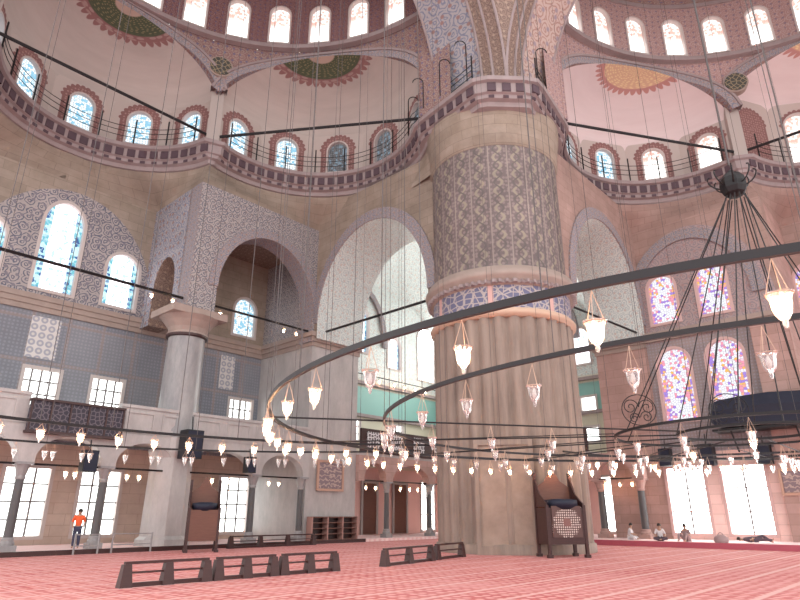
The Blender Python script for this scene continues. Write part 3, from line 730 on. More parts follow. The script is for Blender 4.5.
def side_upper(side):
    E1, E2, E3 = exedra_defs(side)
    if side == 0:
        g1 = ['g_blues']*5; g2 = ['g_blues','g_blues','g_dim','g_dim','g_dim']
        a1 = exedra(0, E1, 1, 3.5, g1); a2 = exedra(0, E2, 2, 3.1, g2); a3 = exedra(0, E3, 3, 3.1, g1)
    else:
        g2 = ['g_top','g_top','g_blues','g_blues','g_dim']; g1 = ['g_top']*4 + [None]
        a1 = exedra(1, E1, 4, 2.2, g1); a2 = exedra(1, E2, 5, 3.1, g2); a3 = None
    # cornice
    P2 = (-3.0, 2.4)
    path = list(a1)[:-1] + [Vector((KIND[side]['ku'], KN-.15, 0))] + list(a2)[1:] + [Vector((-3.75,-2.0,0))]
    if a3: path = list(a3)[:-1] + path
    path.append(Vector((-2.1,-3.65,0)) if side == 0 else Vector((-3.5,-2.25,0)))
    sg = resample(path, 150 if a3 else 110)
    # orient so offsets point inwards (towards the semidome centre)
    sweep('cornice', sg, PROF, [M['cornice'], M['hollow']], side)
    # transition surfaces: rectangle at ZR to arc at ZC0
    ku = KIND[side]['ku']; kx2 = -34-ku
    back = 19.0
    for rect, arc in (([(kx2+.6,13.2),(kx2+.6,back),(ku-.6,back),(ku-.6,13.2)], a1), ([(ku-.6,13.2),(-2.4,13.2),(-2.2 if side==0 else -2.9,13.3),(-2.2 if side == 0 else -2.9,4.5),(-2.7,2.2),(-2.7,1.0)], list(a2)+[Vector((-3.05,1.0,0))])):
        R = resample([Vector((*p,0)) for p in rect], 60); A = resample(list(arc), 60)
        b = MB(); P = []; UV = []
        for j in range(7):
            t = j/6; s = t*t*(3-2*t); P.append([W(*(R[i].lerp(A[i], s)).xy, ZR + (ZC0+.2-ZR)*t, side) for i in range(61)]); UV.append([(i*.3, ZR+2*t) for i in range(61)])
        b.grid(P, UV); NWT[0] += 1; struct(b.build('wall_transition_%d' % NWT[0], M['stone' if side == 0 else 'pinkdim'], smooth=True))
    # muqarnas rows in the two corners of the central exedra
    # spandrels from polygon to ring circle
    RR = 13.2; ZT = 30.7; C = Cc0
    defs = [E2, E1, E3]
    poly = []
    b = MB(); NTH = 200
    th0, th1 = rad(-5), rad(150 if side else 180)
    cols = []
    def ray_chord(a, bb, th):
        d = Vector((cos(th), sin(th), 0)); A = Vector((*a,0)) - C; B = Vector((*bb,0)) - C; e = B-A
        den = d.x*e.y - d.y*e.x
        if abs(den) < 1e-6: return None
        r = (A.x*e.y - A.y*e.x)/den; s = (A.x*d.y - A.y*d.x)/den
        return (r, s) if -1e-6 <= s <= 1+1e-6 and r > 0 else None
    rims = {0: [], 1: [], 2: []}; fill = {0: [], 1: [], 2: []}
    for i in range(NTH+1):
        th = th0 + (th1-th0)*i/NTH; got = None
        for k, E in enumerate(defs):
            rc = ray_chord(E['a'], E['b'], th)
            if rc: got = (k, rc[0], rc[1], (3.1, 3.5 if side == 0 else 2.2, 3.1)[k]); break
        if got:
            k, r, s, rise = got; x = 2*s-1; zb = defs[k]['zs'] + rise*math.sqrt(max(0, 1-x*x)); zb = min(zb, ZT-.02)
            if abs(x) > .985: zb = 23.6
        else: r = 13.2; zb = 23.6; k = None
        base_r = r
        col = []; uvc = []
        for j in range(9):
            z = zb + (ZT-zb)*j/8; t = (z-23.6)/(ZT-23.6); rr = r + (RR-r)*t
            col.append(W(C.x+rr*cos(th), C.y+rr*sin(th), z, side)); uvc.append((th*13, z))
        cols.append((col, uvc)); 
        if k is not None: rims[k].append((col[0], th)); fill[k].append((W(C.x+(base_r+.15)*cos(th), C.y+(base_r+.15)*sin(th), zb, side), col[0]))
    b.grid([c for c, u in cols], [u for c, u in cols]); NWT[0] += 1
    struct(b.build('wall_spandrel_%d' % (side+1), M['redpat' if side == 0 else 'redmid'], smooth=True))
    for k, fl in fill.items():
        if len(fl) > 8: bf = MB(); bf.grid([[a for a, c in fl], [c for a, c in fl]], None); trim(bf, M['redpat'])
    for k, rim in rims.items():
        if len(rim) < 8: continue
        cen = W(C.x, C.y, 0, side)
        for (g, w, m) in ((.0,.55,'band'), (.5,.16,'cornice')):
            b = MB(); rows = [[], [], [], []]
            E = defs[k]; mp = (Vector((*E['a'],0)) + Vector((*E['b'],0)))/2; mw = W(mp.x, mp.y, ZS-1, side)
            for p, th in rim:
                inn = (cen - p); inn.z = 0; inn.normalize(); up = (p - mw); up = (up - inn*up.dot(inn)).normalized()
                rows[0].append(p + up*g - inn*.5); rows[1].append(p + up*g + inn*(.12 + (.1 if g else 0))); rows[2].append(p + up*(g+w) + inn*(.12+(.1 if g else 0))); rows[3].append(p + up*(g+w) - inn*.5)
            b.grid(rows, [[(i*.25, j*.5) for i in range(len(rim))] for j in range(4)]); trim(b, M[m])
    for (cu, cn) in ((KIND[side]['ku'], KN), (-34-KIND[side]['ku'], KN)):
        v = Vector((cu, cn, 0)) - C; v.normalize(); q = Vector((cu, cn, 0)) + v*.25
        bb = MB(); dd = W(v.x, v.y, 0, side) - W(0,0,0,side); bb.box(W(q.x, q.y, 27.0, side), (1.1,.8,6.6), M_rot(dd)); trim(bb, M['cream2'])
    # medallion roundels between the exedra arches
    for th in (rad(63.3),):
        r = 13.45; z = 28.9; c = W(C.x+r*cos(th), C.y+r*sin(th), z, side); inn = (W(C.x, C.y, z, side)-c).normalized(); D = Vector((0,0,1)).cross(inn).normalized()
        b = MB()
        for R0, k, mi in ((.78,.16,0),(.66,.24,1)):
            pts = [c + inn*k + D*R0*cos(a*PI/12) + Vector((0,0,R0*sin(a*PI/12))) for a in range(24)]
            b.face(pts, [(R0*cos(a*PI/12)*3, R0*sin(a*PI/12)*3) for a in range(24)], mi)
            b.grid([[q - inn*.5 for q in pts], pts], None, mi, True)
        trim(b, [M['mould'], M['medal']])
    # ring cornice + window drum + semidome
    ths = [rad(a) for a in range(-2, 183, 4)]
    for (r0, z0, z1, m) in ((12.7,30.65,30.95,'cornice'), (12.85,35.3,35.6,'cornice')):
        b = MB(); rows = [[W(C.x+(r0+dr)*cos(t), C.y+(r0+dr)*sin(t), z, side) for t in ths] for dr, z in ((.4,z0),(0,z0),(0,z1),(.4,z1))]
        b.grid(rows, None, 0); trim(b, M[m])
    b = MB(); ws = []
    for i in range(15):
        a0, a1_ = rad(12*i-6), rad(12*i+6); A = W(C.x+13*cos(a0), C.y+13*sin(a0), 0, side); B = W(C.x+13*cos(a1_), C.y+13*sin(a1_), 0, side)
        L = (B-A).length; D = (B-A).normalized(); Cw = (A+B)/2; cw = W(C.x, C.y, 0, side); o3 = (Cw-cw).normalized()
        panel(b, Cw, D, o3*.5, [(-L/2,30.8),(L/2,30.8),(L/2,35.4),(-L/2,35.4)], [arch_hole(0, 1.4, 31.2, 33.6, .7, 10)])
        if i < (13 if side == 0 else 13): ws.append((Cw, D, o3))
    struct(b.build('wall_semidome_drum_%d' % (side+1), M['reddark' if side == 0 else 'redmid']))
    for Cw, D, o3 in ws: window(Cw, D, o3, 0, 1.4, 31.2, 33.6, .7, 'g_top', None, 'frame', .1)
    b = MB(); P = []; UV = []
    for j in range(13):
        bb = PI/2*j/12; P.append([W(C.x+13*cos(bb)*cos(t), C.y+13*cos(bb)*sin(t), 35.4+7*sin(bb), side) for t in ths]); UV.append([(t*8, bb*13) for t in ths])
    b.grid(P, UV); struct(b.build('ceiling_semidome_%d' % (side+1), M['redpat'], smooth=True))
    # great arch in front of the semidome, springing from the pier
    b = MB(); r = 12.6; n0, n1 = -3.4, 1.2; P = []; UV = []
    aa = [PI*i/40 for i in range(0, 41)]
    ring = lambda R, n: [W(-16+R*cos(a), n, 23.6+R*sin(a), side) for a in aa]
    b.grid([ring(r,n0), ring(r,-1.9)], [[(a*r, 0) for a in aa], [(a*r, 1.5) for a in aa]], 1)
    b.grid([ring(r,-1.9), ring(r,n1)], [[(a*r, 0) for a in aa], [(a*r, 2.5) for a in aa]], 0)
    b.grid([ring(r,n0), ring(r+1.5,n0)], [[(a*r, 0) for a in aa], [(a*r, 1.5) for a in aa]], 1)
    b.grid([ring(r,n1), ring(r+6,n1)], [[(a*r, 0) for a in aa], [(a*r, 3) for a in aa]], 1)
    struct(b.build('ceiling_great_arch_%d' % (side+1), [M['bluepat' if side == 0 else 'rosepat'], M['ochre']], smooth=False))
    b = MB()
    for R, n in ((r-.03,n0),(r-.03,n1),(r-.03,-1.9),(r-.03,-2.6)): b.tube(ring(R, n), .08, 6)
    trim(b, M['cornice'])
NWT = [0]
t = NT('medallion_gilt_black'); d = t.vor(t.uv(), 1.2, 'DISTANCE_TO_EDGE', 1); M['medal'] = t.bsdf(t.mix(t.step(d, .07, .03), (.07,.07,.06), (.36,.28,.18)), .5)
side_upper(0); side_upper(1)
# pendentive over the pier
b = MB(); P = []; UV = []; RP = 12.6*math.sqrt(2)
for j in range(19):
    h = 12.4*j/18; r = math.sqrt(RP*RP-h*h); a0 = math.acos(min(1, 12.6/r)); a1 = PI/2 - a0
    P.append([W(-16+r*cos(a0+(a1-a0)*i/20), -16+r*sin(a0+(a1-a0)*i/20), 23.6+h) for i in range(21)]); UV.append([(r*(a0+(a1-a0)*i/20), h) for i in range(21)])
b.grid(P, UV); struct(b.build('ceiling_pendentive', M['ochre'], smooth=True))

# ------------------------------------------------------------------ the great pier
pc = W(0, 0, 0); R = 3.6; pier = thing('stone_pier', 'huge round fluted stone pier with a patterned upper drum and blue inscription band', 'pier', pc)
b = MB(); b.lathe([(R+.16,0),(R+.16,.35),(R+.04,.42)], pc, 64); b.build('plinth', M['pier'], pier, pc, True)
NF = 30
b = MB(); b.lathe([(R,z) for z in [.3 + (10.7-.3)*i/6 for i in range(7)]], pc, NF*8, wave=lambda a, r, z: -.2 + .26*abs(sin(a*NF/2))); b.build('fluted_shaft', M['pier'], pier, pc, True)
b = MB(); b.lathe([(R+.02,10.6),(R+.22,10.7),(R+.25,10.85),(R+.12,11.0),(R+.05,11.05)], pc, 72); b.build('lower_moulding', M['gold'], pier, pc, True)
b = MB(); b.lathe([(R+.06,11.0),(R+.06,12.25)], pc, 72); b.build('inscription_band', M['inscr'], pier, pc, True)
b = MB(); b.lathe([(R+.05,12.2),(R+.22,12.25),(R+.25,12.45),(R+.45,12.6),(R+.5,12.8),(R+.32,12.95),(R+.3,13.15),(R,13.2)], pc, 72); b.build('ring_moulding', M['mould'], pier, pc, True)
b = MB(); b.lathe([(R+.1,12.24),(R+.2,12.26),(R+.2,12.42),(R+.1,12.44)], pc, 288, wave=lambda a, r, z: .2 if (int(a*288/2/PI) % 4) < 2 else .04); b.build('dentil_course', M['cornice'], pier, pc)
b = MB(); b.lathe([(R-.02,13.1),(R-.02,20.3)], pc, 96); b.build('patterned_drum', M['pierpat'], pier, pc, True)
b = MB(); b.lathe([(R,20.25),(R+.1,20.4),(R+.15,21.2),(R+.3,22.0),(R+.35,22.7)], pc, 72); b.build('drum_cap', M['stone'], pier, pc, True)
# pier mass above the gallery
b = MB()
Cc = [(-3.4,-3.4),(-3.4,.6),(4,4),(.6,-3.4)]
for i in range(4):
    a, d = Cc[i], Cc[(i+1)%4]; L = math.hypot(a[0]-d[0], a[1]-d[1]); b.face([W(*a,23.6),W(*d,23.6),W(*d,36),W(*a,36)], [(0,23.6),(L,23.6),(L,36),(0,36)])
struct(b.build('wall_pier_upper', M['ochre']))
b = MB()
for i in range(10):
    a = -2.55 + .36*i
# plain framed niche in the foot of the pier
dirc = (Vector((0,0,0)) - pc); dirc.z = 0; dirc.normalize(); tn = Vector((-dirc.y, dirc.x, 0)); fo = pc + dirc*(R-.02)
b = MB(); panel(b, fo + dirc*.03, tn, -dirc*.8, rect_hole(-.28, 2.3, 0, 4.6)); b.build('niche_back', M['pierflat'], pier, pc)
b = MB(); panel(b, fo + dirc*.12, tn, -dirc*.9, rect_hole(-.28, 2.6, 0, 4.8), [rect_hole(-.28, 2.2, .35, 4.55)]); b.build('niche_frame', M['pier'], pier, pc)

# ------------------------------------------------------------------ columns
def column(base, h, r, lab, m='marble', cap='wmarble', group=None, capz=.7, cw=1.7, name='marble_column', n=20):
    t = thing(name, lab, 'column', base, ANG, group)
    b = MB(); b.box((0,0,.12), (r*3.2,r*3.2,.24)); b.lathe([(r*1.45,.24),(r*1.5,.34),(r*1.2,.42),(r*1.25,.5),(r,.56)], (0,0,0), n); b.build('column_base', M[cap], t, smooth=False)
    b = MB(); b.lathe([(r,.55),(r*.97,h*.5),(r*.9,h-capz)], (0,0,0), n); b.build('shaft', M[m], t, smooth=True)
    b = MB(); b.lathe([(r*.95,h-capz-.02),(r*1.12,h-capz+.02),(r*1.12,h-capz+.1),(r*.98,h-capz+.14),(r*1.15,h-capz*.65),(r*1.45,h-capz*.35),(r*cw,h-capz*.15)], (0,0,0), 12)
    b.box((0,0,h-capz*.07), (r*cw*2.1,r*cw*2.1,capz*.16)); b.build('capital', M[cap], t)
    return t
for u, w in ((-24.8,'outermost of the left arcade, at the photo edge'),(-21.3,'left of the tall ground windows'),(-17.8,'at the far left of the photo, before the leftmost tall windows'),(-14.3,'right beside the person in the orange shirt'),(-6.0,'just right of the bright narrow ground window'),(-2.55,'close against the pale wall left of the calligraphy board')):
    column(W(u,13.3,.16), 3.6, .27, 'slim dark marble arcade column '+w, 'dmarble') if 0 else column(W(u,13.3,.16), 3.6, .19, 'slim grey marble arcade column '+w, 'dmarble', 'marble')
for u, w in ((5.0,'between the two dark doors'),(9.6,'nearest the left edge of the great pier')):
    column(W(u,13.3,.16), 3.6, .18, 'slim grey marble column in the pink corner bay, '+w, 'dmarble', 'marble')
for u, w in ((1.1,'nearest the right edge of the great pier'),(-1.5,'beside the person seated against the pink wall')):
    column(W(u,12.4,.24,1), 3.5, .23, 'grey column of the right hand bay, '+w, 'dmarble', 'pink')
# big column K with octagonal foot and block above
kc = W(KU, KN+.1, .16)
t = thing('great_column', 'thick grey stone column with a carved capital rising through the gallery', 'column', kc, ANG)
b = MB(); b.lathe([(1.3,0),(1.3,.3),(1.1,.45),(1.05,4.2),(1.2,4.5),(1.2,5.2)], (0,0,0), 8, a0=PI/8); b.build('column_foot', M['wmarble'], t)
b = MB(); b.lathe([(1.15,5.2),(1.15,5.6),(1.05,5.8),(.98,11.0)], (0,0,0), 32); b.build('shaft', M['marble'], t, smooth=True)
b = MB(); b.lathe([(1.0,10.75),(1.12,10.8),(1.12,10.95),(1.0,11.0),(1.1,11.25),(1.35,11.6),(1.6,11.85)], (0,0,0), 16); b.box((0,0,12.05), (3.3,2.6,.4)); b.build('capital', M['mould'], t)
b = MB(); b.lathe([(1.02,10.7),(1.14,10.74),(1.14,10.86),(1.02,10.9)], (0,0,0), 24); b.build('neck_ring', M['wood'], t)

# ------------------------------------------------------------------ gallery railings
def railing(side, pts, lab):
    c = W(pts[len(pts)//2].x, pts[len(pts)//2].y, 23.68, side)
    t = thing('gallery_railing', lab, 'railing', c)
    for z in (.42, .8, 1.15):
        b = MB(); b.tube([W(p.x, p.y, 23.68+z, side) for p in pts], .022, 5); b.build('rail', M['iron'], t, c)
    k = resample(pts, max(2, int(sum((q-p).length for p, q in zip(pts[:-1], pts[1:]))/1.9)))
    for p in k:
        b = MB(); q = W(p.x, p.y, 23.68, side); b.tube([q, q+Vector((0,0,1.75))], .045, 6); b.build('post', M['iron'], t, c)
def offs(path, d):
    n = len(path); out = []
    for i in range(n):
        tt = (path[min(i+1,n-1)] - path[max(i-1,0)]).normalized(); out.append(path[i] + Vector((tt.y,-tt.x,0))*d)
    return out
for side in (0, 1):
    E1, E2, E3 = exedra_defs(side)
    a1 = circ_arc(E1['a'], E1['b'], E1['sag'], E1['out'], 24)[0]; a2 = circ_arc(E2['a'], E2['b'], E2['sag'], E2['out'], 24)[0]
    pl = ('left','right')[side]
    railing(side, offs(a1, .85)[1:-1], 'thin iron railing on the curved cornice of the %s' % ('far left balcony','far right balcony at the photo edge')[side])
    railing(side, offs(a2, .85)[1:-1] + [Vector((-4.3,-1.8,0))], 'thin iron railing on the curved cornice just %s of the great pier' % pl)
# cable winches and hooks: curled lantern brackets on the pier corner of the cornice
def hook(p, h, lab, mir=1):
    t = thing('iron_bracket', lab, 'bracket', p)
    b = MB(); h *= .85; b.tube([(0,0,0),(0,0,h)], .035, 6); b.build('upright', M['iron'], t)
    b = MB(); b.tube([(mir*.3*(1-cos(a)),0,h-.0+.3*sin(a)) for a in [PI*i/10 for i in range(11)]], .028, 6); b.build('curl', M['iron'], t)
for i, (u, n) in enumerate(((-3.9,3.2),(-4.4,1.6),(-4.6,0.2),(-4.5,-1.6),(-1.8,-4.4))):
    hook(W(u, n, 23.69), (1.9,2.1,2.6,2.9,2.4,2.0,1.8)[i], ['curled iron bracket on the balcony, leftmost of those by the great pier','curled iron bracket on the balcony, second left of the pier corner','tall curled iron bracket just left of the pier corner','tallest curled iron bracket at the left of the pier corner','curled iron bracket at the right of the pier corner','short curled iron bracket right of the pier corner','shortest curled iron bracket, rightmost by the great pier'][i], (-1) ** i)

# ------------------------------------------------------------------ chandelier
OC = Vector((8.5, 15.2, 3.8)); OR = 11.56
IC = Vector((9.06, 15.1, 3.8)); IR = 9.46
HC = Vector((9.5, 15.0, 10.4))
ch = thing('ring_chandelier', 'enormous iron chandelier of wide concentric rings hanging low over the hall', 'chandelier', (9.5,15.0,3.8)); CO = Vector((9.5,15.0,3.8))
def band_ring(c, R, h, th, n=96, a0=0, a1=2*PI):
    b = MB(); full = abs(a1-a0-2*PI) < 1e-3; m = n if full else n+1
    AA = [a0+(a1-a0)*i/n for i in range(m)]
    rows = [[c+Vector(((R+dr)*cos(a),(R+dr)*sin(a),dz)) for a in AA] for dr, dz in ((-th,-h),(th,-h),(th,h),(-th,h),(-th,-h))]
    b.grid(rows, None, 0, full); return b
band_ring(OC, OR, .045, .03, 128).build('outer_ring', M['ringpaint'], ch, CO)
band_ring(IC, IR, .036, .028, 128).build('middle_ring', M['ringpaint'], ch, CO)
C3 = Vector((9.8, 17.0, 3.78)); band_ring(C3, 3.6, .035, .03, 80).build('inner_ring', M['iron'], ch, CO)
band_ring(C3, 1.9, .035, .03, 60).build('inner_ring', M['iron'], ch, CO)
SPK = (22, 50, 78, 105, 132, 158, 184)
# crown
b = MB(); b.lathe([(.02,.55),(.08,.5),(.10,.42),(.22,.38),(.31,.24),(.34,.08),(.33,-.08),(.27,-.22),(.18,-.3),(.04,-.33)], (HC.x,HC.y,HC.z), 14, wave=lambda a, r, z: .04*cos(7*a)*r); crown = b.build('crown', M['iron'], ch, CO)
for i in range(8):
    a = 2*PI*i/8+.3; d = Vector((cos(a), sin(a), 0)); b = MB()
    b.tube([HC + d*(.26+.36*sin(k*PI/10)) + Vector((0,0,.0+.22*(1-cos(k*PI/7)) )) for k in range(8)], .022, 5); b.build('crown_arm', M['iron'], crown, CO) if 0 else b.build('crown_arm', M['iron'], crown, Vector((9.5,15.0,3.8)))
b = MB(); b.tube([HC+Vector((0,0,.7)), HC+Vector((0,0,27))], .03, 6); b.build('main_chain', M['wire'], ch, CO)
for i in range(14):
    a = 2*PI*i/14 + .1; RR_ = 6.2 if i % 2 else 9.2
    c_ = C3
    e = Vector((c_.x + (3.6 if i % 2 else 1.9)*cos(a), c_.y + (3.6 if i % 2 else 1.9)*sin(a), 3.82))
    b = MB(); b.tube([HC+Vector((.25*cos(a),.25*sin(a),-.3)), e], .017, 5); b.build('suspension_rod', M['iron'], ch, CO)
for i in range(7):
    a = rad(SPK[i]); d = Vector((cos(a), sin(a), 0)); b = MB()
    b.tube([C3 + d*1.9, OC + d*OR], .022, 5); b.build('spoke', M['iron'], ch, CO)
for a in (60, 85, 110, 135, 160):
    d = Vector((cos(rad(a)), sin(rad(a)), 0)); e = Vector((-d.y, d.x, 0)); b = MB()
    b.tube([C3 + d*3.6 + e*.9, OC + d*OR - e*.6], .016, 5); b.build('brace', M['iron'], ch, CO)
# wrought scrolls
def scroll(c, D, s):
    b = MB()
    def spiral(x0, z0, r0, sg, turns=1.6, a0=0):
        return [c + D*(x0+sg*r0*(1-t*.85)*cos(a0+turns*2*PI*t)) + Vector((0,0,z0+r0*(1-t*.85)*sin(a0+turns*2*PI*t))) for t in [i/30 for i in range(31)]]
    for x0, z0, r0, sg in ((-.3*s,.35*s,.3*s,1),(.3*s,.35*s,.3*s,-1),(-.2*s,-.05*s,.2*s,1),(.25*s,0,.22*s,-1)):
        b.tube(spiral(x0, z0, r0, sg), .014, 5)
    b.tube([c + D*(.62*s*cos(a)) + Vector((0,0,.25*s+.55*s*sin(a))) for a in [2*PI*i/30 for i in range(30)]], .014, 5, True)
    b.build('scroll_ornament', M['iron'], ch, CO)
scroll(Vector((6.75,17.0,4.2)), Vector((1,0,0)), .78); scroll(Vector((9.5,17.4,4.25)), Vector((.96,-.26,0)), .85)
# suspension wires from the rings up to the domes
for i in range(30):
    a = 2*PI*(i+.4)/30; p = OC + Vector((OR*cos(a), OR*sin(a), .05))
    if p.y < 3: continue
    b = MB(); b.tube([p, Vector((p.x, p.y, 42))], .0075, 4); b.build('suspension_wire', M['wire'], ch, CO)
for i in range(18):
    a = 2*PI*(i+.2)/18; p = IC + Vector((IR*cos(a), IR*sin(a), .05))
    if p.y < 3: continue
    b = MB(); b.tube([p, Vector((p.x, p.y, 42))], .007, 4); b.build('suspension_wire', M['wire'], ch, CO)

# lamp rails
def rail_arc(cx, cy, R, a0, a1, z, lab, nw, top=36):
    c = Vector((cx, cy, z)); m = rad((a0+a1)/2); base = Vector((cx+R*cos(m), cy+R*sin(m), z))
    t = thing('lamp_rail', lab, 'lamp rail', base)
    band_ring(c, R, .035, .03, 60, rad(a0), rad(a1)).build('rail', M['iron'], t, base)
    for i in range(nw):
        a = rad(a0 + (a1-a0)*(i+.5)/nw); p = c + Vector((R*cos(a), R*sin(a), 0)); b = MB(); b.tube([p, Vector((p.x,p.y,top))], .012, 4); b.build('suspension_wire', M['wire'], t, base)
    return c, R
# centre (2,8) R 12.4, arc seen on the left
RA = rail_arc(1.5, 7.5, 12.6, 92, 165, 3.75, 'long curved iron lamp rail crossing the left half of the hall', 9)
RB = rail_arc(-3.5, 11.5, 14.0, 72, 158, 4.05, 'curved iron rail of small unlit lamps in front of the left arcade', 8)
RC = rail_arc(16.0, 16.5, 13.0, 60, 135, 4.1, 'curved iron lamp rail in front of the right hand windows', 7)

# ------------------------------------------------------------------ glass lamps
def make_lamp(lit, lab, hang=.34, s=1.0, grp=None):
    t = thing('glass_lamp', lab, 'lamp', (0,0,0), 0, grp)        # origin at hanging point
    b = MB(); top = -hang*s
    for k in range(3):
        a = 2*PI*k/3+.3; b.tube([(0,0,0), (.105*s*cos(a), .105*s*sin(a), top)], .0045*s if s < 1.3 else .005, 4)
    b.tube([(.112*s*cos(2*PI*i/16), .112*s*sin(2*PI*i/16), top) for i in range(16)], .006*s, 4, True)
    b.build('hanger', M['gold'], t)
    b = MB(); b.lathe([(.118*s,top+.012*s),(.106*s,top-.005*s),(.086*s,top-.05*s),(.080*s,top-.12*s),(.066*s,top-.18*s),(.036*s,top-.225*s),(.02*s,top-.245*s),(.026*s,top-.27*s),(.01*s,top-.305*s)], (0,0,0), 16, cap=False)
    b.build('glass_cup', M['glass'], t, smooth=True)
    b = MB(); b.lathe([(.005,top-.19*s),(.03*s,top-.16*s),(.038*s,top-.11*s),(.024*s,top-.06*s),(.008*s,top-.03*s)], (0,0,0), 10)
    b.build('bulb', M['bulb'] if lit else M['dbulb'], t, smooth=True)
    return t
PT = math.atan2(215, 600)
def proj(p):
    z = p[2]-EYE; w = p[1]*cos(PT)+z*sin(PT); v = -p[1]*sin(PT)+z*cos(PT)
    return 400+600*p[0]/w, 300-600*v/w, w
PROTO = {}
def place_lamps(spots, where, grp, s=1.0, hang=.34):
    """spots: (position, lit); ordered by where they appear, left to right"""
    vis = [(proj(p)[0], p, l) for p, l in spots if p[1] > 1 and -15 < proj(p)[0] < 815 and proj(p)[1] > -40]
    vis.sort(key=lambda q: q[0])
    for i, (x, p, l) in enumerate(vis):
        lab = '%s glass lamp, %s %s' % ('lit' if l else 'unlit', 'leftmost' if i == 0 else 'rightmost' if i == len(vis)-1 else ORD[i] + ' from left', where)
        key = (l, s, hang)
        if key not in PROTO: PROTO[key] = make_lamp(l, lab, hang, s, grp); PROTO[key].location = p
        else: dup(PROTO[key], p, random.random()*6, lab, grp)
# outer ring: nearer (left and front) arc and far arc
def on_ring(c, R, a, dz=-.06): return Vector((c.x+R*cos(rad(a)), c.y+R*sin(rad(a)), c.z+dz))
def ang_at(c, R, px, near=True):
    best = None
    for k in range(0, 3600):
        a = k/10; p = on_ring(c, R, a)
        if p.y < 1.5: continue
        if near and not (a > 180): continue
        d = abs(proj(p)[0]-px)
        if best is None or d < best[0]: best = (d, a)
    return best[1]
near = [(ang_at(OC,OR,x), l) for x, l in ((770,1),(592,1),(462,1),(371,0),(316,1),(289,1))]
sp = [(on_ring(OC,OR,a), bool(l)) for a, l in near]
place_lamps(sp, 'on the near arc of the widest chandelier ring', 'lamps on the near arc of the outer ring')
a = 196; sp = []
while a > 148: sp.append((on_ring(OC,OR,a), True)); a -= 5.5
place_lamps(sp, 'at the left bend of the widest ring', 'lamps at the left end of the outer ring')
sp = []
while a > 48: sp.append((on_ring(OC,OR,a), True)); a -= 4.6
place_lamps(sp, 'on the far arc of the widest ring', 'lamps on the far arc of the outer ring')
sp = [(on_ring(IC,IR,ang_at(IC,IR,x)), False) for x in (761,629,532,466,422)]
place_lamps(sp, 'on the near arc of the second ring', 'lamps on the near arc of the middle ring')
sp = []; a = 192
while a > 50: sp.append((on_ring(IC,IR,a), False)); a -= 7.5
place_lamps(sp, 'on the far arc of the second ring', 'lamps on the far arc of the middle ring')
sp = [(on_ring(C3,3.6,a), False) for a in range(0, 360, 24)]
place_lamps(sp, 'on the third chandelier ring inside', 'lamps on the third ring')
sp = []
for a in SPK[:7]:
    d = Vector((cos(rad(a)), sin(rad(a)), 0)); p0 = C3 + d*1.9; p1 = OC + d*OR
    for f in (.33, .48, .62): sp.append((p0.lerp(p1, f + .03*sin(a)) + Vector((0,0,-.035)), False))
place_lamps(sp, 'on the straight spokes of the chandelier', 'lamps on the chandelier spokes')
sp = [(on_ring(C3,1.9,a), a % 120 == 0) for a in range(0, 360, 60)]
place_lamps(sp, 'on the smallest innermost chandelier ring', 'lamps on the innermost ring')
sp = [(on_ring(RA[0],RA[1],a,-.04), True) for a in [96+4.4*i for i in range(15)]]
place_lamps(sp, 'on the long curved rail at the left', 'lit lamps on the left rail', 1.0, .16)
sp = []
for i in range(16):
    a = 75+5.0*i
    for da in ((0, 1.1) if i % 3 else (0,)): sp.append((on_ring(RB[0],RB[1],a+da,-.04), False))
place_lamps(sp, 'on the rail before the left arcade', 'unlit lamps before the left arcade', 1.05, .25)
sp = []
for i in range(14):
    a = 62+5.2*i; sp.append((on_ring(RC[0],RC[1],a,-.04), i % 3 != 1)); 
    if i % 2: sp.append((on_ring(RC[0],RC[1],a+1.2,-.04), False))
place_lamps(sp, 'on the rail before the right hand windows', 'lamps before the right hand windows', 1.1, .25)
# small lamps hung from the tie rods of the arcades
sp = [(W(u,13.3,3.66), True) for u in (-19.8,-16.0,-15.6,-13.2,-12.6,-8.6,-7.6,-4.9,-4.2,3.0,3.9,6.4,7.4,8.3,11)]
place_lamps(sp, 'on the tie rods of the left arcade', 'lamps under the left arcade', 1.1, .2)
sp = [(W(u,12.4,3.76,1), True) for u in (-1.0,-.2,.7,2.6)]
place_lamps(sp, 'on the tie rod in the right bay', 'lamps in the right bay', 1.1, .2)
# lamps high on the moulding rail of the left wall
sp = [(W(u,13.55,12.98), True) for u in (-13.2,-12.0,-9.0,-7.7,-4.4,-3.4)]
place_lamps(sp, 'on the high rod beside the thick column', 'lamps on the high tie rod', 1.1, .12)
b = MB(); b.tube([W(2,18.4,12.6), W(18,18.4,12.6)], .04, 5); trim(b, M['iron'])
sp = [(W(u,18.4,12.56), True) for u in (6.6,9.4,11.2,12.6,14.0,15.4)]
place_lamps(sp, 'under the windows in the great arch', 'lamps seen through the great arch', 1.4, .12)

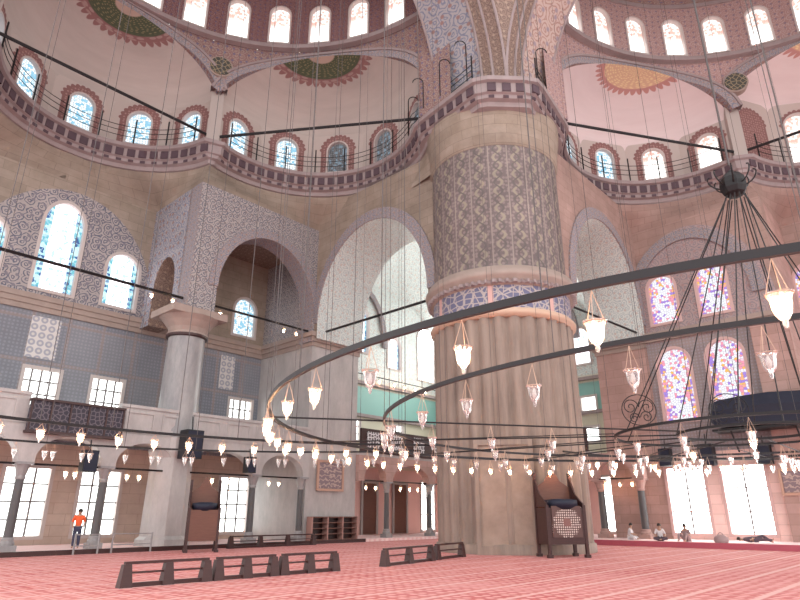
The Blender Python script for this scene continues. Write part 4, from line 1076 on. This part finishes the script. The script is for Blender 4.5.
# ------------------------------------------------------------------ furniture
def barrier(p0, p1, nmid, lab, h=.56, grp=None):
    p0 = Vector(p0); p1 = Vector(p1); D = (p1-p0); L = D.length; ang = math.atan2(D.y, D.x)
    t = thing('low_wooden_barrier', lab, 'barrier', p0, ang, grp)
    b = MB(); b.box((L/2,0,h-.03), (L+.1,.13,.06)); b.build('top_rail', M['wood'], t)
    b = MB(); b.box((L/2,0,h*.56), (L,.05,.045)); b.build('middle_rail', M['wood'], t)
    b = MB(); b.box((L/2,0,.05), (L,.12,.09)); b.build('bottom_rail', M['wood'], t)
    for i in range(nmid+2):
        b = MB(); b.box((L*i/(nmid+1),0,(h-.06)/2), (.30,.26,h-.06), taper=.62); b.build('post', M['wood'], t)
A = Vector((-6.45,15.45,0)); B_ = Vector((-2.0,19.9,0))
f3 = [0, .36, .39, .68, .71, 1.0]
barrier(A.lerp(B_, 0), A.lerp(B_, .325), 1, 'low dark wooden barrier on the red carpet, leftmost and nearest of the long row')
barrier(A.lerp(B_, .38), A.lerp(B_, .65), 1, 'low dark wooden barrier in the middle of the long row at left')
barrier(A.lerp(B_, .705), A.lerp(B_, 1), 1, 'low dark wooden barrier at the right end of the long row')
barrier((-.5,21.6,0), (1.15,24.2,0), 1, 'low dark wooden barrier standing apart, left of the great pier')
barrier((1.4,24.7,0), (2.5,26.4,0), 0, 'short dark wooden barrier against the left foot of the great pier')
q0 = W(-8.2,11.6,0); q1 = W(-2.8,11.6,0)
barrier(q0, q1, 2, 'far low wooden barrier in front of the platform left of the shoe shelves', .6)
# metal crowd barriers near the standing person
def mbar(p0, p1, lab):
    p0 = Vector(p0); p1 = Vector(p1); D = p1-p0; L = D.length; t = thing('metal_barrier', lab, 'barrier', p0, math.atan2(D.y, D.x))
    for z in (.35,.8):
        b = MB(); b.tube([(0,0,z),(L,0,z)], .025, 6); b.build('rail', M['marble'], t)
    for x in (0, L): b = MB(); b.tube([(x,0,0),(x,0,.85)], .04, 6); b.build('post', M['marble'], t)
mbar(W(-15.6,12.0,0), W(-14.6,12.0,0), 'low pale metal barrier just left of the orange shirted person\'s column')
mbar(W(-14.0,12.0,0), W(-12.2,12.0,0), 'low pale metal barrier right of the orange shirted person\'s column')
# shoe shelves
def shelves(u0, w, lab, cols=3):
    base = W(u0, 12.95, .16); t = thing('shoe_shelf', lab, 'shelf', base, ANG)
    h = 1.35
    for i in range(cols+1):
        b = MB(); b.box((w*i/cols,0,h/2), (.09,.5,h)); b.build('upright', M['pwood'], t)
    b = MB(); b.box((w/2,.24,h/2), (w,.03,h)); b.build('back_panel', M['wood'], t)
    for k in range(5):
        b = MB(); b.box((w/2,0,.04+k*(h-.08)/4), (w,.48,.05)); b.build('shelf_board', M['rwood'], t)
shelves(-2.0, 3.7, 'brown wooden shoe shelf against the pale wall under the calligraphy board')
# framed boards
def board(c, D, w, h, lab, grp=None):
    t = thing('calligraphy_board', lab, 'framed panel', c, math.atan2(D.y, D.x))
    b = MB(); b.box((0,0,0), (w,.05,h)); 
    b2 = MB(); panel(b2, (0,-.04,0), (1,0,0), (0,.05,0), rect_hole(0, w-.2, -h/2+.1, h/2-.1)); b2.build('board', M['board'], t)
    b = MB(); panel(b, (0,-.08,0), (1,0,0), (0,.12,0), rect_hole(0, w+.12, -h/2-.06, h/2+.06), [rect_hole(0, w-.16, -h/2+.08, h/2-.08)]); b.build('frame', M['gilt'], t)
board(W(-.3,13.2,3.95), udir(0), 2.1, 1.75, 'framed calligraphy board with pinkish gilt frame on the pale wall')
board(W(5.5,18.9,2.6,1), -udir(1), 2.6, 1.2, 'framed panel on the pink wall of the right bay') if 0 else None
D1 = -udir(1)
board(W(.0,18.85,3.1,1), D1, 2.4, 1.2, 'framed brown calligraphy panel on the pink wall right of the great pier') if 0 else None
board(W(-9.9,12.85,3.3,1), D1, 1.6, 1.3, 'framed panel on the pink pier at the right photo edge')
# doors in the corner bay
for i, u in enumerate((8.9, 12.5)):
    b = MB(); panel(b, W(0,18.9,0), udir(0), ndir(0)*.12, rect_hole(u, 1.5, .2, 4.0)); d = struct(b.build('door_%d' % (i+1), M['rwood']))
    b = MB(); panel(b, W(0,18.84,0), udir(0), ndir(0)*.1, rect_hole(u, 1.9, .16, 4.2), [rect_hole(u, 1.5, .16, 4.0)]); b.build('door_frame', M['wmarble'], d)
# bright opening in the corner bay, bay window right
# preaching chairs
def kiosk(base, rz, lab, m1, inlay, w=1.9, h=3.3, black=True):
    t = thing('preaching_chair', lab, 'pulpit', base, rz); hw = w/2; d = 1.1
    for sx in (-1,1):
        for sy in (-1,1):
            top = h if sy > 0 else h*.6
            b = MB(); b.box((sx*(hw-.06), sy*d/2, top/2), (.12,.12,top)); b.box((sx*(hw-.06), sy*d/2, .06), (.2,.2,.12)); b.build('leg', M['wood'], t)
    b = MB(); b.box((0,-d/2,h*.36), (w-.2,.08,h*.42)); b.build('front_panel', M[m1], t)
    if inlay:
        b = MB(); panel(b, (0,-d/2-.08,h*.40), (1,0,0), (0,.06,0), rect_hole(0, w-.45, -h*.17, h*.19)); b.build('inlaid_panel', M['inlay'], t)
    for sx in (-1,1):
        b = MB(); b.box((sx*(hw-.06),0,h*.36), (.07,d-.1,h*.42)); b.build('side_panel', M[m1], t)
        b = MB(); panel(b, (sx*(hw-.06)-.03, 0, 0), (0,1,0), (.06,0,0), [(-d/2,h*.58),(d/2,h*.58),(d/2,h*.96),(d*.1,h*.74),(-d*.25,h*.66),(-d/2,h*.62)]); b.build('armrest', M['wood'], t)
    b = MB(); b.box((0,0,h*.55), (w-.1,d,.07)); b.build('seat', M['rwood'], t)
    b = MB(); panel(b, (0,d/2-.02,0), (1,0,0), (0,.07,0), [(-hw+.1,h*.55),(hw-.1,h*.55),(hw-.1,h*.82),(hw*.4,h*.9),(0,h*1.06),(-hw*.4,h*.9),(-hw+.1,h*.82)]); b.build('backrest', M['rwood'], t)
    if black:
        b = MB(); b.lathe([(.02,-.16),(hw*.6,-.16),(hw*.8,0),(hw*.78,.2),(hw*.4,.24),(.02,.25)], (0,-.15,h*.6), 14); o = b.build('cushion', M['blackcloth'], t, smooth=True)
kiosk((6.6,26.3,0), rad(10), 'dark wooden preaching chair with a pale inlaid star panel against the great pier', 'wood', True, 1.7, 3.3)
kp = W(-10.75, 10.1, 0)
kiosk(kp, rad(20), 'tall red-brown wooden preaching chair with a dark top beside the thick column', 'rwood', False, 1.45, 3.2)
# black covered balcony at right
bp = W(-9.6, 12.0, 6.2, 1)
t = thing('covered_balcony', 'long black covered platform hanging on the wall below the coloured windows at right', 'balcony', bp, math.atan2(D1.y, D1.x))
b = MB(); L = 7.5
pr = [(-.75,.1),(-.82,1.1),(-.6,1.75),(.3,1.85),(.6,1.6),(.6,0)]
rows = []
for i, x in enumerate((-3.2,-3.0,-2.6,-1.5,0,1.5,3,5)):
    s = (.35,.75,.95,1,1,1,1,1)[i]; rows.append([Vector((x, y*s, .65+(z-.65)*s + .06*sin(i*2.1))) for y, z in pr])
b.grid(rows, None, 0, True); b.face(rows[0]); b.build('cover', M['blackcloth'], t, smooth=False)
b = MB(); b.box((.9,0,-.05), (8.0,1.5,.12)); b.build('deck', M['iron'], t)
for x in (-2.2, 1.0): b = MB(); b.tube([(x,.5,-1.2),(x,-.5,-.1)], .05, 6); b.build('strut', M['iron'], t)
# loudspeakers
def speaker(p, D, lab, s=1.0):
    t = thing('loudspeaker', lab, 'loudspeaker', p, math.atan2(D.y, D.x))
    b = MB(); b.box((0,0,0), (.62*s,.5*s,.95*s)); b.build('cabinet', M['black'], t)
    b = MB(); b.box((0,-.26*s,0), (.54*s,.03,.86*s)); b.build('grille', M['blackcloth'], t)
    b = MB(); b.tube([(0,0,.47*s),(0,.1,.95*s)], .03, 6); b.build('bracket', M['iron'], t)
for (u, n, z, side, s, lab) in ((-15.4,12.5,3.9,0,1.0,'black loudspeaker under the gallery above the orange shirted person'),(-10.6,12.3,5.0,0,1.5,'large black loudspeaker over the thick column foot'),(-6.9,12.6,4.2,0,.9,'small black loudspeaker left of the narrow ground window'),
        (-3.2,12.7,4.95,1,1.1,'black loudspeaker above the left bright window at right'),(-5.6,12.7,4.95,1,1.3,'black loudspeaker between the two bright windows at right'),(-8.6,12.7,4.8,1,1.1,'black loudspeaker right of the two bright windows')):
    if side == 0 and n > 12.5: n = 12.4
    speaker(W(u, n, z, side), udir(0) if side == 0 else D1, lab, s)
p = W(-11.4, 16, 9.0)

# ------------------------------------------------------------------ people
def skinned(name, verts, edges, radii, m, parent, root=0, sub=2):
    me = bpy.data.meshes.new(name); me.from_pydata(verts, edges, [])
    ob = bpy.data.objects.new(name, me); COL.objects.link(ob); ob.parent = parent
    sk = ob.modifiers.new('Skin', 'SKIN'); sk.use_smooth_shade = True
    if not me.skin_vertices: pass
    L = me.skin_vertices[0].data
    for i, r in enumerate(radii): L[i].radius = (r, r) if not isinstance(r, tuple) else r; L[i].use_root = (i == root)
    ss = ob.modifiers.new('Sub', 'SUBSURF'); ss.levels = sub; ss.render_levels = sub
    me.materials.append(m); return ob
def person(base, rz, J, lab, shirt, trousers, s=1.0, hairm='hair'):
    """J: dict of joints"""
    t = thing('person', lab, 'person', base, rz)
    names = ['pel','belly','chest','neck','head','crown','lsh','lel','lwr','lha','rsh','rel','rwr','rha','lhip','lkn','lan','lto','rhip','rkn','ran','rto']
    V = [Vector(J[k]) for k in names]; ix = {k: i for i, k in enumerate(names)}
    E = [('pel','belly'),('belly','chest'),('chest','neck'),('neck','head'),('head','crown'),('chest','lsh'),('lsh','lel'),('lel','lwr'),('lwr','lha'),('chest','rsh'),('rsh','rel'),('rel','rwr'),('rwr','rha'),('pel','lhip'),('lhip','lkn'),('lkn','lan'),('lan','lto'),('pel','rhip'),('rhip','rkn'),('rkn','ran'),('ran','rto')]
    Rr = dict(pel=.13,belly=.12,chest=.14,neck=.055,head=.095,crown=.075,lsh=.06,rsh=.06,lel=.042,rel=.042,lwr=.03,rwr=.03,lha=.036,rha=.036,lhip=.085,rhip=.085,lkn=.06,rkn=.06,lan=.042,ran=.042,lto=.035,rto=.035)
    skinned('body', V, [(ix[a], ix[b]) for a, b in E], [Rr[k] for k in names], M['skin'], t)
    up = ['belly','chest','lsh','lel','rsh','rel','pel']; iu = {k: i for i, k in enumerate(up)}
    skinned('shirt', [Vector(J[k]) for k in up], [(iu[a], iu[b]) for a, b in (('pel','belly'),('belly','chest'),('chest','lsh'),('lsh','lel'),('chest','rsh'),('rsh','rel'))], [{'belly':.15,'chest':.165,'lsh':.082,'lel':.06,'rsh':.082,'rel':.06,'pel':.155}[k] for k in up], M[shirt], t, 1)
    lo = ['pel','lhip','lkn','lan','rhip','rkn','ran']; il = {k: i for i, k in enumerate(lo)}
    skinned('trousers', [Vector(J[k])+Vector((0,0,-.03 if k == 'pel' else .0)) for k in lo], [(il[a], il[b]) for a, b in (('pel','lhip'),('lhip','lkn'),('lkn','lan'),('pel','rhip'),('rhip','rkn'),('rkn','ran'))], [{'pel':.145,'lhip':.105,'lkn':.08,'lan':.062,'rhip':.105,'rkn':.08,'ran':.062}[k] for k in lo], M[trousers], t, 0)
    h = Vector(J['head']); c = Vector(J['crown']); hd = (c-h).normalized()
    b = MB(); cc = h + hd*.055
    b.lathe([(.001,.12),(.06,.10),(.095,.05),(.107,0),(.103,-.03)], cc, 14, cap=False); b.build('hair', M[hairm], t, smooth=True)
    b = MB()                                       # nose and ears
    f = Vector((0,-1,0)); q = h + Vector((0,0,.01))
    b.box(q + f*.10, (.022,.03,.035)); b.box(q + Vector((.098,0,0)), (.02,.03,.05)); b.box(q - Vector((.098,0,0)), (.02,.03,.05)); b.build('nose_and_ears', M['skin'], t)
    b = MB()
    for sx in (-1,1): b.box(q + f*.092 + Vector((sx*.035,0,.025)), (.02,.012,.012))
    b.build('eyes', M['hair'], t)
stand = dict(pel=(0,0,.93),belly=(0,0,1.1),chest=(0,.01,1.3),neck=(0,0,1.46),head=(0,-.01,1.56),crown=(0,-.01,1.65),
    lsh=(.18,.0,1.38),lel=(.26,.02,1.12),lwr=(.22,-.12,.95),lha=(.2,-.18,.92),rsh=(-.18,0,1.38),rel=(-.26,.02,1.12),rwr=(-.22,-.1,.95),rha=(-.2,-.16,.92),
    lhip=(.09,0,.86),lkn=(.10,-.02,.48),lan=(.11,.01,.09),lto=(.13,-.13,.04),rhip=(-.09,0,.86),rkn=(-.09,-.01,.48),ran=(-.1,.02,.09),rto=(-.12,-.12,.04))
person(W(-14.85,13.9,.16), rad(25), stand, 'person standing in an orange shirt and dark trousers by the left windows', 'orange', 'navy')
sit = dict(pel=(0,0,.13),belly=(0,-.02,.3),chest=(0,-.05,.5),neck=(0,-.08,.66),head=(0,-.11,.76),crown=(0,-.11,.85),
    lsh=(.17,-.05,.57),lel=(.27,-.14,.34),lwr=(.22,-.34,.26),lha=(.19,-.41,.25),rsh=(-.17,-.05,.57),rel=(-.27,-.14,.34),rwr=(-.22,-.34,.26),rha=(-.19,-.41,.25),
    lhip=(.12,-.02,.12),lkn=(.36,-.3,.14),lan=(.02,-.42,.08),lto=(-.08,-.46,.06),rhip=(-.12,-.02,.12),rkn=(-.36,-.3,.14),ran=(-.02,-.34,.07),rto=(.1,-.36,.05))
sitk = dict(sit); sitk.update(lkn=(.2,-.42,.45),lan=(.18,-.55,.08),lto=(.2,-.66,.04),rkn=(-.2,-.42,.45),ran=(-.18,-.55,.08),rto=(-.2,-.66,.04),lwr=(.2,-.38,.42),lha=(.1,-.42,.42),rwr=(-.2,-.38,.42),rha=(-.1,-.42,.42))
person(W(-1.3,10.4,.24,1), rad(60), sit, 'person in pale clothes seated on the platform beside a grey column', 'whitecloth', 'whitecloth')
person(W(-3.2,10.0,.24,1), rad(-20), sit, 'person in a white top and dark trousers sitting cross-legged in the middle of the platform', 'whitecloth', 'darkcloth')
person(W(-4.7,9.8,.24,1), rad(-50), sitk, 'person in brownish clothes sitting with raised knees in front of the bright window', 'greycloth', 'greycloth')
lie = {}
for k, v in stand.items(): lie[k] = (v[0]*1.0, (v[2]-.9), .17 + (-v[1])*.6)
lie['lkn'] = (.14,-.42,.36); lie['lan'] = (.12,-.78,.08); lie['lto'] = (.14,-.88,.05)
person(W(-7.9,10.2,.24,1), rad(70), lie, 'person in dark clothes lying on the platform at the right photo edge', 'darkcloth', 'darkcloth')
b = MB(); bg = W(-6.6,9.2,.24,1)
t = thing('bag', 'dark patterned bag on the platform before the right hand window', 'bag', bg, .4)
b.lathe([(.02,0),(.3,0),(.36,.12),(.32,.28),(.16,.38),(.02,.4)], (0,0,0), 12, wave=lambda a, r, z: .12*r*cos(2*a)); b.build('bag_body', M['greycloth'], t, smooth=True)
b = MB(); b.tube([(.2*cos(a),0,.32+.18*sin(a)) for a in [PI*i/8 for i in range(9)]], .015, 5); b.build('handle', M['darkcloth'], t)
# low stack of books / boxes at foot of right column
bx = W(1.6,9.4,.24,1)
t = thing('storage_box', 'pale blue and white box on the platform at the foot of the right bay column', 'box', bx, .5)
b = MB(); b.box((0,0,.15), (.8,.5,.3)); b.build('box_body', simple('pale_blue_box', (.45,.5,.75), .6), t)
b = MB(); b.box((0,0,.33), (.86,.56,.06)); b.build('lid', M['whitecloth'], t)

# ------------------------------------------------------------------ light
w = bpy.data.worlds.new('World'); bpy.context.scene.world = w; w.use_nodes = True
bg = w.node_tree.nodes['Background']; bg.inputs[0].default_value = (1,1,.985,1); bg.inputs[1].default_value = 1.22

# ------------------------------------------------------------------ camera
cam = bpy.data.cameras.new('Camera'); co = bpy.data.objects.new('Camera', cam); COL.objects.link(co)
co.location = (0,0,EYE); co.rotation_euler = (PI/2 + PT, 0, 0); cam.sensor_width = 36; cam.lens = 27; cam.clip_end = 400; cam.clip_start = .05
bpy.context.scene.camera = co
sc = bpy.context.scene
sc.view_settings.view_transform = 'Standard'; sc.view_settings.look = 'None'; sc.view_settings.exposure = 0.92; sc.view_settings.gamma = 1; sc.view_settings.use_curve_mapping = False
